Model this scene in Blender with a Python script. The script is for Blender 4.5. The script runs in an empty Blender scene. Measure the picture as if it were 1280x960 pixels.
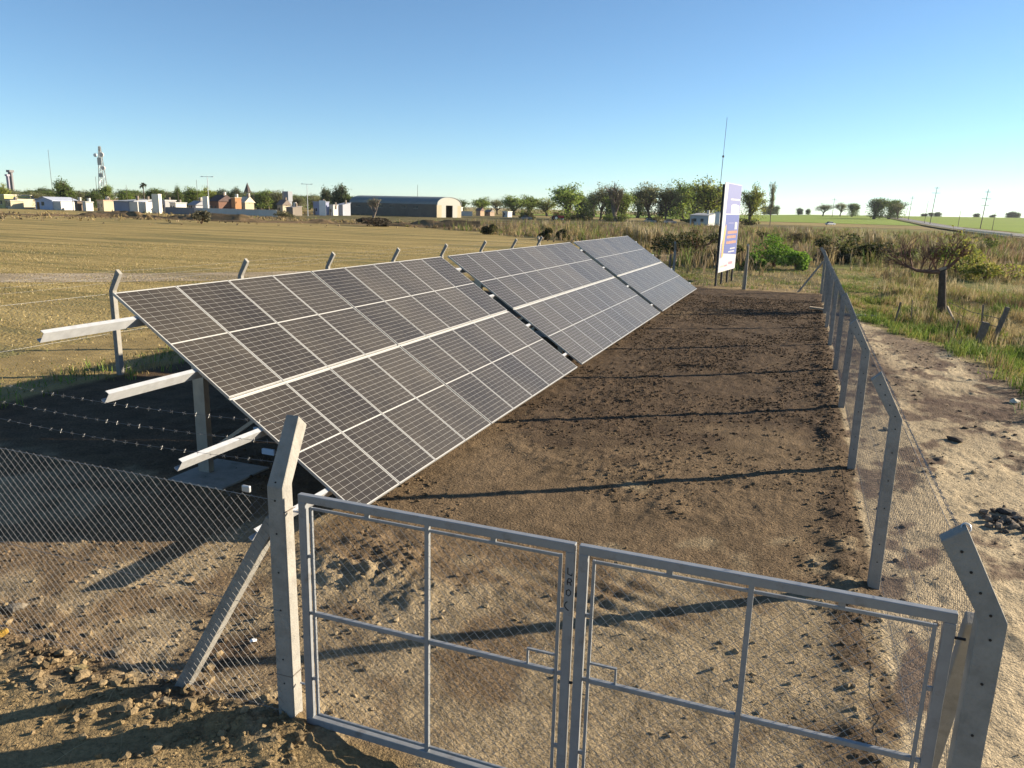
import bpy, math, random
import numpy as np
from mathutils import Matrix, Vector

sc = bpy.context.scene
COL = sc.collection
rng = np.random.default_rng(7)
random.seed(7)

# ------------------------------------------------------------------ camera
CAM_H = 3.852
F_PX, PITCH, ROLL, YAW = 953.0, math.radians(13.006), math.radians(1.538), math.radians(20.396)
_F = np.array([-math.sin(YAW)*math.cos(PITCH), math.cos(YAW)*math.cos(PITCH), -math.sin(PITCH)])
_R0 = np.array([math.cos(YAW), math.sin(YAW), 0.0]); _U0 = np.cross(_R0, _F)
_R = math.cos(ROLL)*_R0 + math.sin(ROLL)*_U0
_U = -math.sin(ROLL)*_R0 + math.cos(ROLL)*_U0
cam_data = bpy.data.cameras.new('camera'); cam = bpy.data.objects.new('camera', cam_data); COL.objects.link(cam)
cam_data.sensor_width = 36.0; cam_data.lens = F_PX/1280*36.0
cam_data.clip_start = 0.05; cam_data.clip_end = 20000
M = Matrix(((_R[0], _U[0], -_F[0], 0), (_R[1], _U[1], -_F[1], 0), (_R[2], _U[2], -_F[2], CAM_H), (0, 0, 0, 1)))
cam.matrix_world = M
sc.camera = cam

# ------------------------------------------------------------------ sky and sun
SUN_AZ = math.atan2(0.815, 0.580)          # clockwise from +Y
SUN_EL = math.radians(17.3)
w = bpy.data.worlds.new('World'); sc.world = w; w.use_nodes = True
nt = w.node_tree; bg = nt.nodes['Background']
sky = nt.nodes.new('ShaderNodeTexSky'); sky.sky_type = 'NISHITA'; sky.sun_disc = False
sky.sun_elevation = SUN_EL; sky.sun_rotation = SUN_AZ
sky.air_density = 0.85; sky.dust_density = 0.1; sky.ozone_density = 4.0; sky.altitude = 900
tint = nt.nodes.new('ShaderNodeMix'); tint.data_type = 'RGBA'; tint.blend_type = 'MULTIPLY'; tint.inputs[0].default_value = 1; tint.inputs[7].default_value = (.985, 1.01, .945, 1)
nt.links.new(sky.outputs[0], tint.inputs[6]); nt.links.new(tint.outputs[2], bg.inputs[0]); bg.inputs[1].default_value = 0.068
sd = bpy.data.lights.new('sun', 'SUN'); sun = bpy.data.objects.new('sun', sd); COL.objects.link(sun)
sd.energy = 5.0; sd.angle = math.radians(0.55); sd.color = (1.0, 0.86, 0.66)
sdir = Vector((math.sin(SUN_AZ)*math.cos(SUN_EL), math.cos(SUN_AZ)*math.cos(SUN_EL), math.sin(SUN_EL)))
sun.rotation_euler = (-sdir).to_track_quat('-Z', 'Y').to_euler()
sc.view_settings.view_transform = 'Standard'; sc.view_settings.look = 'None'
sc.view_settings.exposure = 1.45; sc.view_settings.gamma = 1.0

# ------------------------------------------------------------------ helpers
def ray(u, v):
    return _F + _R*((u-640)/F_PX) - _U*((v-480)/F_PX)
def at(u, v, depth):                       # point on the pixel's ray at this depth
    return np.array([0, 0, CAM_H]) + ray(u, v)*depth
def smooth(a):
    a = np.clip(a, 0, 1); return a*a*(3-2*a)
def terrain(x, y):
    x = np.asarray(x, float); y = np.asarray(y, float)
    amp = np.interp(x, [-400, -150, 0, 250], [0, 0, 5.0, 8.0])
    return smooth((y-300)/700.0)*amp
def on_ground(u, v, z=0.0):
    d = ray(u, v); t = (z-CAM_H)/d[2]; return d[0]*t, d[1]*t
def column(u, depth):                      # ground point seen in pixel column u at this depth
    v = 260.0
    for _ in range(30):
        p = at(u, v, depth); e = p[2]-float(terrain(p[0], p[1])); v += e*F_PX/depth
    p = at(u, v, depth); return np.array([p[0], p[1], float(terrain(p[0], p[1]))]), v

_tab = np.random.default_rng(3).random((512, 512))
def vnoise(x, y, s, off=0):
    x = np.asarray(x)/s+off*17.3+900; y = np.asarray(y)/s+off*31.7+900
    xi = np.floor(x).astype(int); yi = np.floor(y).astype(int)
    fx = x-xi; fy = y-yi; fx = fx*fx*(3-2*fx); fy = fy*fy*(3-2*fy)
    a = _tab[xi % 512, yi % 512]; b = _tab[(xi+1) % 512, yi % 512]
    c = _tab[xi % 512, (yi+1) % 512]; d = _tab[(xi+1) % 512, (yi+1) % 512]
    return (a*(1-fx)+b*fx)*(1-fy)+(c*(1-fx)+d*fx)*fy
def worley(x, y, s, off=0):
    x = np.asarray(x)/s+off*13.7+500; y = np.asarray(y)/s+off*7.9+500
    xi = np.floor(x).astype(int); yi = np.floor(y).astype(int); best = np.full(x.shape, 9.0)
    for i in (-1, 0, 1):
        for j in (-1, 0, 1):
            cx = xi+i; cy = yi+j; px = cx+_tab[(cx+off) % 512, cy % 512]; py = cy+_tab[cy % 512, (cx+off*3+91) % 512]
            best = np.minimum(best, (x-px)**2+(y-py)**2)
    return np.sqrt(best)
def fbm(x, y, s, off=0, o=4):
    r = 0; amp = 1; tot = 0
    for i in range(o):
        r = r+amp*vnoise(x, y, s, off+i); tot += amp; amp *= .5; s /= 2.03
    return r/tot

def tag(o, label=None, cat=None, group=None, kind=None):
    if label: o['label'] = label
    if cat: o['category'] = cat
    if group: o['group'] = group
    if kind: o['kind'] = kind
    return o
def empty(name, loc=(0, 0, 0), rz=0.0):
    o = bpy.data.objects.new(name, None); COL.objects.link(o)
    o.location = loc; o.rotation_euler = (0, 0, rz); o.empty_display_size = .2
    return o
def link(name, me, parent=None, loc=None):
    o = bpy.data.objects.new(name, me); COL.objects.link(o)
    if parent is not None: o.parent = parent
    if loc is not None: o.location = loc
    return o
def np_mesh(name, V, Fc, mat, col=None, smooth_sh=False):
    """V (n,3), Fc (m,k); col per vertex (n,3) linear"""
    me = bpy.data.meshes.new(name)
    V = np.ascontiguousarray(V, np.float32); Fc = np.ascontiguousarray(Fc, np.int32)
    m, k = Fc.shape
    me.vertices.add(len(V)); me.vertices.foreach_set('co', V.ravel())
    me.loops.add(m*k); me.loops.foreach_set('vertex_index', Fc.ravel())
    me.polygons.add(m); me.polygons.foreach_set('loop_start', np.arange(0, m*k, k, dtype=np.int32))
    try: me.polygons.foreach_set('loop_total', np.full(m, k, np.int32))
    except Exception: pass
    me.polygons.foreach_set('use_smooth', np.full(m, smooth_sh))
    me.update(calc_edges=True)
    if col is not None:
        ca = me.color_attributes.new('Col', 'FLOAT_COLOR', 'POINT')
        c4 = np.ones((len(V), 4), np.float32); c4[:, :3] = col
        ca.data.foreach_set('color', c4.ravel())
    me.materials.append(mat)
    return me

class MB:
    def __init__(s): s.v = []; s.f = []
    def add(s, vs, fs):
        b = len(s.v); s.v += [tuple(map(float, q)) for q in vs]; s.f += [tuple(b+i for i in q) for q in fs]; return s
    def box(s, x0, x1, y0, y1, z0, z1):
        return s.add([(x0,y0,z0),(x1,y0,z0),(x1,y1,z0),(x0,y1,z0),(x0,y0,z1),(x1,y0,z1),(x1,y1,z1),(x0,y1,z1)],
                     [(0,3,2,1),(4,5,6,7),(0,1,5,4),(1,2,6,5),(2,3,7,6),(3,0,4,7)])
    def prism(s, prof, vec):
        """closed profile (list of 3d points) swept along vec"""
        n = len(prof); a = [np.array(q, float) for q in prof]; b = [q+np.array(vec, float) for q in a]
        return s.add(a+b, [tuple(range(n))[::-1], tuple(range(n, 2*n))]+[(i, (i+1) % n, n+(i+1) % n, n+i) for i in range(n)])
    def beam(s, p, q, wx, wy, up=(0, 0, 1)):
        p = np.array(p, float); q = np.array(q, float); d = q-p; d /= np.linalg.norm(d)
        a = np.cross(d, np.array(up, float))
        if np.linalg.norm(a) < 1e-4: a = np.cross(d, (0, 1, 0))
        a /= np.linalg.norm(a); b = np.cross(a, d)
        pr = [p+a*wx/2*i+b*wy/2*j for i, j in ((-1,-1),(1,-1),(1,1),(-1,1))]
        return s.prism(pr, q-p)
    def tube(s, pts, r, n=6, caps=True):
        pts = [np.array(q, float) for q in pts]; rs = r if hasattr(r, '__len__') else [r]*len(pts)
        b0 = len(s.v); u = None
        for i, q in enumerate(pts):
            d = pts[min(i+1, len(pts)-1)]-pts[max(i-1, 0)]; d = d/(np.linalg.norm(d)+1e-12)
            if u is None:
                u = np.cross(d, (0.31, 0.2, 0.93)); 
                if np.linalg.norm(u) < .1: u = np.cross(d, (1, 0, 0))
            u = u-d*np.dot(u, d); u /= np.linalg.norm(u); v = np.cross(d, u)
            for k in range(n):
                a = 2*math.pi*k/n; s.v.append(tuple(q+rs[i]*(math.cos(a)*u+math.sin(a)*v)))
        for i in range(len(pts)-1):
            for k in range(n):
                s.f.append((b0+i*n+k, b0+i*n+(k+1) % n, b0+(i+1)*n+(k+1) % n, b0+(i+1)*n+k))
        if caps:
            s.f.append(tuple(b0+k for k in range(n))[::-1]); e = b0+(len(pts)-1)*n; s.f.append(tuple(e+k for k in range(n)))
        return s
    def mesh(s, name, mat, sm=False):
        me = bpy.data.meshes.new(name); me.from_pydata(s.v, [], s.f); me.materials.append(mat)
        if sm: me.polygons.foreach_set('use_smooth', [True]*len(me.polygons))
        me.update(); return me
    def build(s, name, mat, parent=None, loc=None, sm=False, bevel=0):
        o = link(name, s.mesh(name, mat, sm), parent, loc)
        if bevel:
            m = o.modifiers.new('bevel', 'BEVEL'); m.width = bevel; m.segments = 2; m.limit_method = 'ANGLE'
        return o

# ------------------------------------------------------------------ materials
def lin(r, g, b):
    f = lambda c: (c/255/12.92) if c <= 10 else ((c/255+.055)/1.055)**2.4
    return (f(r), f(g), f(b))
def mat(name, color, rough=.8, metal=0.0, var=.25, scale=4.0, bump=.0, bscale=60.0, spec=.3, attr=False, dirt=None, coat=0, rand=0.0, translucent=0.0):
    m = bpy.data.materials.new(name); m.use_nodes = True; n = m.node_tree.nodes; l = m.node_tree.links
    b = n['Principled BSDF']; b.inputs['Roughness'].default_value = rough; b.inputs['Metallic'].default_value = metal
    b.inputs['Specular IOR Level'].default_value = spec
    tc = n.new('ShaderNodeTexCoord')
    no = n.new('ShaderNodeTexNoise'); no.inputs['Scale'].default_value = scale; no.inputs['Detail'].default_value = 6; no.inputs['Roughness'].default_value = .65
    l.new(tc.outputs['Object'], no.inputs['Vector'])
    mr = n.new('ShaderNodeMapRange'); mr.inputs[1].default_value = .25; mr.inputs[2].default_value = .75
    mr.inputs[3].default_value = 1-var; mr.inputs[4].default_value = 1+var
    l.new(no.outputs[0], mr.inputs[0])
    mx = n.new('ShaderNodeMix'); mx.data_type = 'RGBA'; mx.blend_type = 'MULTIPLY'; mx.inputs[0].default_value = 1
    if attr:
        at_ = n.new('ShaderNodeAttribute'); at_.attribute_name = 'Col'; src = at_.outputs['Color']
    else:
        rg = n.new('ShaderNodeRGB'); rg.outputs[0].default_value = (*color, 1); src = rg.outputs[0]
    if dirt:
        n2 = n.new('ShaderNodeTexNoise'); n2.inputs['Scale'].default_value = dirt[1]; n2.inputs['Detail'].default_value = 8; n2.inputs['Roughness'].default_value = .7
        l.new(tc.outputs['Object'], n2.inputs['Vector'])
        r2 = n.new('ShaderNodeMapRange'); r2.inputs[1].default_value = dirt[2]; r2.inputs[2].default_value = dirt[3]; r2.inputs[4].default_value = dirt[4]
        l.new(n2.outputs[0], r2.inputs[0])
        md = n.new('ShaderNodeMix'); md.data_type = 'RGBA'; l.new(r2.outputs[0], md.inputs[0]); l.new(src, md.inputs[6]); md.inputs[7].default_value = (*dirt[0], 1)
        src = md.outputs[2]
    l.new(src, mx.inputs[6]); l.new(mr.outputs[0], mx.inputs[7])
    out = mx.outputs[2]
    if rand:
        oi = n.new('ShaderNodeObjectInfo'); rr = n.new('ShaderNodeMapRange'); rr.inputs[3].default_value = 1-rand; rr.inputs[4].default_value = 1+rand
        l.new(oi.outputs['Random'], rr.inputs[0])
        m3 = n.new('ShaderNodeMix'); m3.data_type = 'RGBA'; m3.blend_type = 'MULTIPLY'; m3.inputs[0].default_value = 1
        l.new(out, m3.inputs[6]); l.new(rr.outputs[0], m3.inputs[7]); out = m3.outputs[2]
    l.new(out, b.inputs['Base Color'])
    if coat: b.inputs['Coat Weight'].default_value = coat; b.inputs['Coat Roughness'].default_value = .12
    if bump:
        nb = n.new('ShaderNodeTexNoise'); nb.inputs['Scale'].default_value = bscale; nb.inputs['Detail'].default_value = 5; nb.inputs['Roughness'].default_value = .6
        l.new(tc.outputs['Object'], nb.inputs['Vector'])
        bp = n.new('ShaderNodeBump'); bp.inputs['Strength'].default_value = 1; bp.inputs['Distance'].default_value = bump
        l.new(nb.outputs[0], bp.inputs['Height']); l.new(bp.outputs[0], b.inputs['Normal'])
    if translucent:
        tr = n.new('ShaderNodeBsdfTranslucent'); l.new(out, tr.inputs['Color'])
        ms = n.new('ShaderNodeMixShader'); ms.inputs[0].default_value = translucent
        l.new(b.outputs[0], ms.inputs[1]); l.new(tr.outputs[0], ms.inputs[2]); l.new(ms.outputs[0], n['Material Output'].inputs[0])
    return m

MT = {}
MT['soil'] = mat('soil', (1,1,1), .95, var=.42, scale=26, bump=.034, bscale=30, spec=.1, attr=True)
MT['clod'] = mat('clod', (1,1,1), .95, var=.25, scale=14, bump=.01, bscale=50, spec=.1, attr=True)
MT['grass'] = mat('grass', (1,1,1), .75, var=.1, scale=1, spec=.15, attr=True, translucent=.25)
MT['leaf'] = mat('leaf', (1,1,1), .7, var=.15, scale=.4, spec=.2, attr=True, translucent=.42, rand=.12)
MT['bark'] = mat('bark', (.085,.065,.05), .9, var=.4, scale=5, bump=.03, bscale=9, spec=.1)
MT['bark_pale'] = mat('bark_pale', (.16,.13,.11), .9, var=.35, scale=4, bump=.02, bscale=9, spec=.1)
MT['twig'] = mat('twig', (.17,.10,.075), .85, var=.3, scale=3, spec=.1)
MT['concrete'] = mat('concrete', (.28,.267,.24), .88, var=.15, scale=7, bump=.006, bscale=55, spec=.2, dirt=((.13,.118,.10),3.0,.50,.74,.75), rand=.06)
MT['galv'] = mat('galvanised', (.50,.51,.52), .42, .35, var=.16, scale=9, spec=.5, dirt=((.36,.34,.31),5,.55,.8,.5))
MT['wire'] = mat('wire', (.19,.19,.19), .5, .35, var=.2, scale=20, spec=.5)
MT['wire_gate'] = mat('gate_wire', (.32,.32,.31), .5, .3, var=.2, scale=20, spec=.5)
MT['gate'] = mat('gate_paint', (.25,.262,.275), .40, .15, var=.12, scale=12, spec=.45, dirt=((.115,.085,.06),7,.56,.78,.7))
MT['frame'] = mat('aluminium', (.36,.36,.35), .4, .35, var=.08, scale=8, spec=.5)
MT['backsheet'] = mat('backsheet', (.46,.45,.42), .35, var=.08, scale=3, spec=.5)
MT['dull_steel'] = mat('steel_post', (.36,.35,.32), .45, .6, var=.25, scale=3, spec=.4, dirt=((.36,.30,.22),3,.5,.8,.6))  # dull grey steel with brownish dirt
MT['seam'] = mat('seam_rail', (.55,.54,.51), .4, .2, var=.06, scale=4, spec=.5)
MT['black'] = mat('black_paint', (.018,.017,.018), .5, var=.2, scale=5)
MT['marker'] = mat('marker_ink', (.01,.012,.02), .6, var=.1)
MT['wood'] = mat('wood', (.34,.27,.19), .85, var=.3, scale=6, bump=.004, bscale=40)
MT['oldwood'] = mat('old_wood', (.17,.14,.115), .9, var=.35, scale=9, bump=.01, bscale=30)
MT['polewood'] = mat('pole_wood', (.10,.08,.065), .9, var=.3, scale=3)
MT['asphalt'] = mat('asphalt', (.16,.155,.15), .9, var=.15, scale=.6)
MT['paint_white'] = mat('road_paint', (.7,.7,.68), .7, var=.1)
MT['plastic_blue'] = mat('pale_blue_plastic', (.32,.45,.62), .4, var=.05)
MT['white'] = mat('white_plaster', (.52,.50,.46), .85, var=.10, scale=.8)
def simple(n, c, r=.85, **k):
    MT[n] = mat(n, c, r, **k); return MT[n]

# solar cell material: dark silicon under glass with a film of dust
def cell_mat():
    m = bpy.data.materials.new('solar_cell'); m.use_nodes = True; n = m.node_tree.nodes; l = m.node_tree.links
    b = n['Principled BSDF']; tc = n.new('ShaderNodeTexCoord'); oi = n.new('ShaderNodeObjectInfo')
    ge = n.new('ShaderNodeNewGeometry')
    no = n.new('ShaderNodeTexNoise'); no.inputs['Scale'].default_value = .9; no.inputs['Detail'].default_value = 8; no.inputs['Roughness'].default_value = .68
    l.new(ge.outputs['Position'], no.inputs['Vector'])
    ad = n.new('ShaderNodeMath'); ad.operation = 'MULTIPLY_ADD'; ad.inputs[1].default_value = .30; l.new(oi.outputs['Random'], ad.inputs[0]); l.new(no.outputs[0], ad.inputs[2])
    mr = n.new('ShaderNodeMapRange'); mr.inputs[1].default_value = .40; mr.inputs[2].default_value = 1.0; mr.inputs[3].default_value = .04; mr.inputs[4].default_value = .42
    l.new(ad.outputs[0], mr.inputs[0])
    mx = n.new('ShaderNodeMix'); mx.data_type = 'RGBA'; mx.inputs[6].default_value = (.017,.0135,.0115,1); mx.inputs[7].default_value = (.14,.118,.086,1)
    l.new(mr.outputs[0], mx.inputs[0]); l.new(mx.outputs[2], b.inputs['Base Color'])
    b.inputs['Roughness'].default_value = .55; b.inputs['Specular IOR Level'].default_value = .2
    b.inputs['Coat Weight'].default_value = .45; b.inputs['Coat Roughness'].default_value = .22; b.inputs['Coat IOR'].default_value = 1.36
    b.inputs['Sheen Weight'].default_value = .30; b.inputs['Sheen Roughness'].default_value = .32; b.inputs['Sheen Tint'].default_value = (.95, .86, .70, 1)
    return m
MT['cell'] = cell_mat()

def field_mat(name, a, b_, c_, streak=True):
    m = bpy.data.materials.new(name); m.use_nodes = True; n = m.node_tree.nodes; l = m.node_tree.links
    b = n['Principled BSDF']; b.inputs['Roughness'].default_value = .95; b.inputs['Specular IOR Level'].default_value = .08
    tc = n.new('ShaderNodeTexCoord'); mp = n.new('ShaderNodeMapping'); mp.inputs['Rotation'].default_value = (0, 0, math.radians(-50))
    mp.inputs['Scale'].default_value = (.035, .30, 1) if streak else (.12, .12, 1)
    l.new(tc.outputs['Object'], mp.inputs['Vector'])
    n1 = n.new('ShaderNodeTexNoise'); n1.inputs['Scale'].default_value = 1; n1.inputs['Detail'].default_value = 9; n1.inputs['Roughness'].default_value = .72
    l.new(mp.outputs[0], n1.inputs['Vector'])
    n2 = n.new('ShaderNodeTexNoise'); n2.inputs['Scale'].default_value = 2.2; n2.inputs['Detail'].default_value = 8; n2.inputs['Roughness'].default_value = .8
    l.new(tc.outputs['Object'], n2.inputs['Vector'])
    r1 = n.new('ShaderNodeValToRGB'); e = r1.color_ramp.elements
    e[0].position = .40; e[0].color = (*c_, 1); e[1].position = .62; e[1].color = (*a, 1)
    el = r1.color_ramp.elements.new(.5); el.color = (*b_, 1)
    l.new(n1.outputs[0], r1.inputs[0])
    mr = n.new('ShaderNodeMapRange'); mr.inputs[1].default_value = .28; mr.inputs[2].default_value = .72; mr.inputs[3].default_value = .62; mr.inputs[4].default_value = 1.35
    l.new(n2.outputs[0], mr.inputs[0])
    mx = n.new('ShaderNodeMix'); mx.data_type = 'RGBA'; mx.blend_type = 'MULTIPLY'; mx.inputs[0].default_value = 1
    l.new(r1.outputs[0], mx.inputs[6]); l.new(mr.outputs[0], mx.inputs[7]); l.new(mx.outputs[2], b.inputs['Base Color'])
    nb = n.new('ShaderNodeTexNoise'); nb.inputs['Scale'].default_value = 9; nb.inputs['Detail'].default_value = 6
    l.new(tc.outputs['Object'], nb.inputs['Vector'])
    bp = n.new('ShaderNodeBump'); bp.inputs['Distance'].default_value = .08; l.new(nb.outputs[0], bp.inputs['Height']); l.new(bp.outputs[0], b.inputs['Normal'])
    return m
MT['field'] = field_mat('dry_field', (.37,.285,.120), (.285,.215,.085), (.165,.145,.06))
MT['scrub'] = field_mat('scrub_ground', (.20,.155,.075), (.13,.11,.05), (.075,.075,.03), False)
MT['crop'] = field_mat('green_crop', (.27,.34,.06), (.22,.29,.05), (.17,.23,.045), True)
MT['track'] = field_mat('track_dirt', (.40,.33,.23), (.34,.27,.18), (.22,.18,.11), True)

# ------------------------------------------------------------------ ground
PX0, PX1, PY0, PY1 = -13.9, 1.06, 4.2, 41.95    # fence lines of the plot
GX, GY = -3.13, 4.2

def spaced(lo, hi, near, n, power=2.2):
    """grid lines from lo to hi, dense around near"""
    t = np.linspace(-1, 1, n); s = np.sign(t)*np.abs(t)**power
    return np.where(s < 0, near+s*(near-lo), near+s*(hi-near))
NB = (-19.0, 9.0, 0.6, 45.0)               # near detailed sheet
def grid_faces(nx, ny):
    i = np.arange(nx-1)[:, None]*ny+np.arange(ny-1)[None, :]
    return np.stack([i, i+ny, i+ny+1, i+1], -1).reshape(-1, 4)
xs = np.unique(np.concatenate([spaced(-6000, 6000, -10, 150, 3.0), np.linspace(-60, 40, 51)]))
ys = np.unique(np.concatenate([spaced(-400, 6000, 20, 160, 3.0), np.linspace(-10, 110, 61)]))
X, Y = np.meshgrid(xs, ys, indexing='ij')
Z = terrain(X, Y)
inside = (X > NB[0]+1.2) & (X < NB[1]-1.2) & (Y > NB[2]+1.2) & (Y < NB[3]-1.2)
Z = np.where(inside, -.35, Z)
me = np_mesh('ground', np.stack([X, Y, Z], -1).reshape(-1, 3), grid_faces(*X.shape), MT['field'], smooth_sh=True)
tag(link('ground', me), kind='structure')

def veg_edge(y):                           # where grass starts, right of the plot
    return np.interp(y, [0, 10, 16, 19.4, 23, 27, 29, 33, 36, 60], [3.6, 3.9, 4.2, 4.95, 4.7, 3.9, 2.8, 1.9, 1.35, 1.2])

def soil_height(x, y):
    plot = smooth((x-PX0)/.6)*smooth((PX1+.1-x)/.25)*smooth((y-PY0+.2)/.5)*smooth((PY1+.3-y)/.8)
    rough = smooth((fbm(x, y, 2.6, 11)-.40)/.2)
    rough = np.maximum(rough, smooth((y-11)/5)*.75)*plot
    h = (fbm(x, y, 3.5, 1)-.5)*.10
    # broken clods: billowed noise
    b1 = np.clip(worley(x, y, .26, 21)*1.15, 0, 1)**1.5; b2 = np.clip(worley(x, y, .115, 22)*1.15, 0, 1)**1.4; b3 = vnoise(x, y, .055, 23)
    b1 = 1-(1-b1)*smooth((vnoise(x, y, .45, 27)-.45)/.25); b2 = 1-(1-b2)*smooth((vnoise(x, y, .3, 28)-.3)/.3)
    h = h+rough*((1-b1)*.045+(1-b2)*.030+b3*.024-.03)*.62
    h = h+(1-rough)*((vnoise(x, y, .2, 25)-.5)*.012+(vnoise(x, y, .07, 26)-.5)*.016)
    # heap of clods thrown up along the front fence and round the gate post
    m = np.exp(-((y-4.0-.15*np.sin(x*1.7))/.42)**2)*smooth((-3.0-x)/.5)*(.55+.9*fbm(x, y, .8, 31))
    h = h+m*(.03+.04*(1-b2)+.035*b3)
    m2 = np.exp(-((x+3.25)/.45)**2-((y-4.15)/.4)**2); h = h+m2*(.05+.05*b3)
    # heap under the low edge of the panels near the gate
    m3 = np.exp(-((x+3.95)/.8)**2-((y-6.75)/.55)**2); h = h+m3*(.06+.06*(1-b2)+.07*(1-b1)+.04*b3)
    # digger tooth marks near the gate, wheel ruts
    tooth = np.exp(-((x+1.55)/.75)**2-((y-6.9)/.6)**2)
    h = h+tooth*.022*np.sin((y*1.0+x*.28)*2*math.pi/.27)
    # berm of loose soil at the foot of the right fence
    h = h+np.exp(-((x-.80)/.20)**2)*plot*(.02+.03*(1-b1))
    h = h-.13*np.exp(-((x+2.45+(y-19.8)*.2)/.62)**4-((y-19.8-(x+2.45)*.25)/.10)**2)  # groove added to stand in for a dark shadow strip
    # right side: flat sandy verge, dug spots
    rs = smooth((x-1.15)/.3)
    rr = smooth((fbm(x, y, 1.3, 52)-.44)/.1)
    h = h+rs*((vnoise(x, y, .45, 51)-.5)*.04*rr+(1-b2)*.018*rr+(1-b1)*.016*rr+b3*.010-.02)
    h = h-rs*smooth((x-veg_edge(y))/2.5)*.25*smooth((y-12)/6)
    # ground outside front
    return h
xs = np.concatenate([np.linspace(NB[0], -9, 100)[:-1], np.linspace(-9, 5, 500)[:-1], np.linspace(5, NB[1], 40)])
tt = np.linspace(0, 1, 720); ys = NB[2]+(NB[3]-NB[2])*(.42*tt+.58*tt**2.0)
X, Y = np.meshgrid(xs, ys, indexing='ij')
Z = soil_height(X, Y)
edge = np.minimum.reduce([X-NB[0], NB[1]-X, Y-NB[2], NB[3]-Y])
Z = Z*smooth(edge/1.0)-.06*(1-smooth(edge/.9))+.0
def soil_color(x, y):
    dark = np.array([.088,.060,.037]); mid = np.array([.145,.102,.060]); pale = np.array([.262,.203,.124])
    sand = np.array([.40,.32,.205]); ochre = np.array([.255,.185,.095]); red = np.array([.085,.056,.042]); olive = np.array([.20,.165,.07])
    n1 = fbm(x, y, 1.7, 61, 5); n2 = fbm(x, y, .5, 62, 4); n3 = fbm(x, y, 4.5, 63, 3)
    w_ = lambda a: np.clip(a, 0, 1)[..., None]
    c = mid+0*x[..., None]
    # dry pale crust near the gate
    pc = smooth((n1*.6+n2*.4-.45+.13*smooth((9.2-y)/3)-.10*smooth((y-8)/3)-.14*smooth((-2.2-x)/2))/.13)*smooth((13-y)/3)
    c = c*(1-w_(pc))+pale*w_(pc)
    bx = np.exp(-((x+3.55)/.55)**2-((y-6.3)/.28)**2); c = c*(1-w_(bx*1.1))+pale*1.05*w_(bx*1.1)
    bx = np.exp(-((x+2.3)/1.3)**2-((y-18.9)/.5)**2)*(.4+n2); c = c*(1-w_(bx))+pale*w_(bx)
    # damp dark tilth, plus painted shade below the tables
    dk = smooth((n1*.5+n3*.3+n2*.2-.53+.32*smooth((y-9.5)/6))/.16)
    dk = np.maximum(dk, smooth((x-.45)/.3)*smooth((n2-.36)/.2)*.9)
    dk = np.maximum(dk, .8*smooth((-4.6-x)/.8)*smooth((y-7.5)/1))  # shade under the solar tables, painted into the soil colour
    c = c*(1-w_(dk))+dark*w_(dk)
    c = c*(.66+.68*fbm(x, y, .24, 65, 3))[..., None]
    plot = smooth((x-PX0+.1)/.3)*smooth((PX1+.06-x+.15*(n2-.5))/.12)*smooth((y-PY0+.35+(n2-.5)*.8)/.3)*smooth((PY1-.2-y+(n2-.5)*1.5)/.5)
    # outside: front ochre, right sand, left grass, far grass
    out = ochre*(.78+.45*n2[..., None])
    rs = smooth((x-.9)/.2)
    sd_ = sand*(.74+.5*n2[..., None])
    ang = x*.80-y*.25                       # blotches drawn along the wheel direction
    ang2 = x*.3+y*.85
    bl = smooth((fbm(ang*1.6, ang2*.55, .8, 71, 4)-.57+.04*smooth((y-11)/4))/.07)
    bl = bl*smooth((fbm(x, y, .28, 75, 3)-.30)/.25)
    sd_ = sd_*(1-w_(bl*.85))+red*1.15*w_(bl*.85)
    band = np.exp(-((x-1.9-.5*smooth((24-y)/7)*2.2)/.55)**2)*smooth((y-14.5)/2)*smooth((26-y)/2)
    sd_ = sd_*(1-w_(band*.9*smooth((n2-.25)/.2)))+red*w_(band*.9*smooth((n2-.25)/.2))
    b2_ = .8*smooth((x-(2.75+(24-y)*.115)+(n2-.5)*1.3)/.35)*smooth((y-9)/4)*smooth((fbm(x*1.3, y*.6, 1.1, 73, 4)-.36)/.14)*.9
    sd_ = sd_*(1-w_(b2_))+red*(.8+.6*n1[..., None])*w_(b2_)
    out = out*(1-w_(rs))+sd_*w_(rs)
    gr = smooth((x-veg_edge(y)+(n2-.5)*.9)/.5); out = out*(1-w_(gr))+olive*w_(gr)*(.55+.8*n2[..., None])
    gl = smooth((PX0+.2-x)/.4); fld = np.array([.29,.215,.09]); out = out*(1-w_(gl))+fld*w_(gl)*(.6+.8*n2[..., None])
    gf = smooth((y-PY1)/.5); far = np.array([.24,.18,.10]); out = out*(1-w_(gf*(1-gl)*(1-gr)))+far*w_(gf*(1-gl)*(1-gr))*(.5+n2[..., None])
    return out*(1-w_(plot))+c*w_(plot)
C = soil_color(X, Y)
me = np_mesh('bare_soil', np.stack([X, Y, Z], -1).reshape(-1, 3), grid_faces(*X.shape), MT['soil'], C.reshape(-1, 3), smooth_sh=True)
tag(link('bare_soil', me), kind='structure')
def gz(x, y):
    return float(soil_height(np.array([x], float), np.array([y], float))[0])

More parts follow.
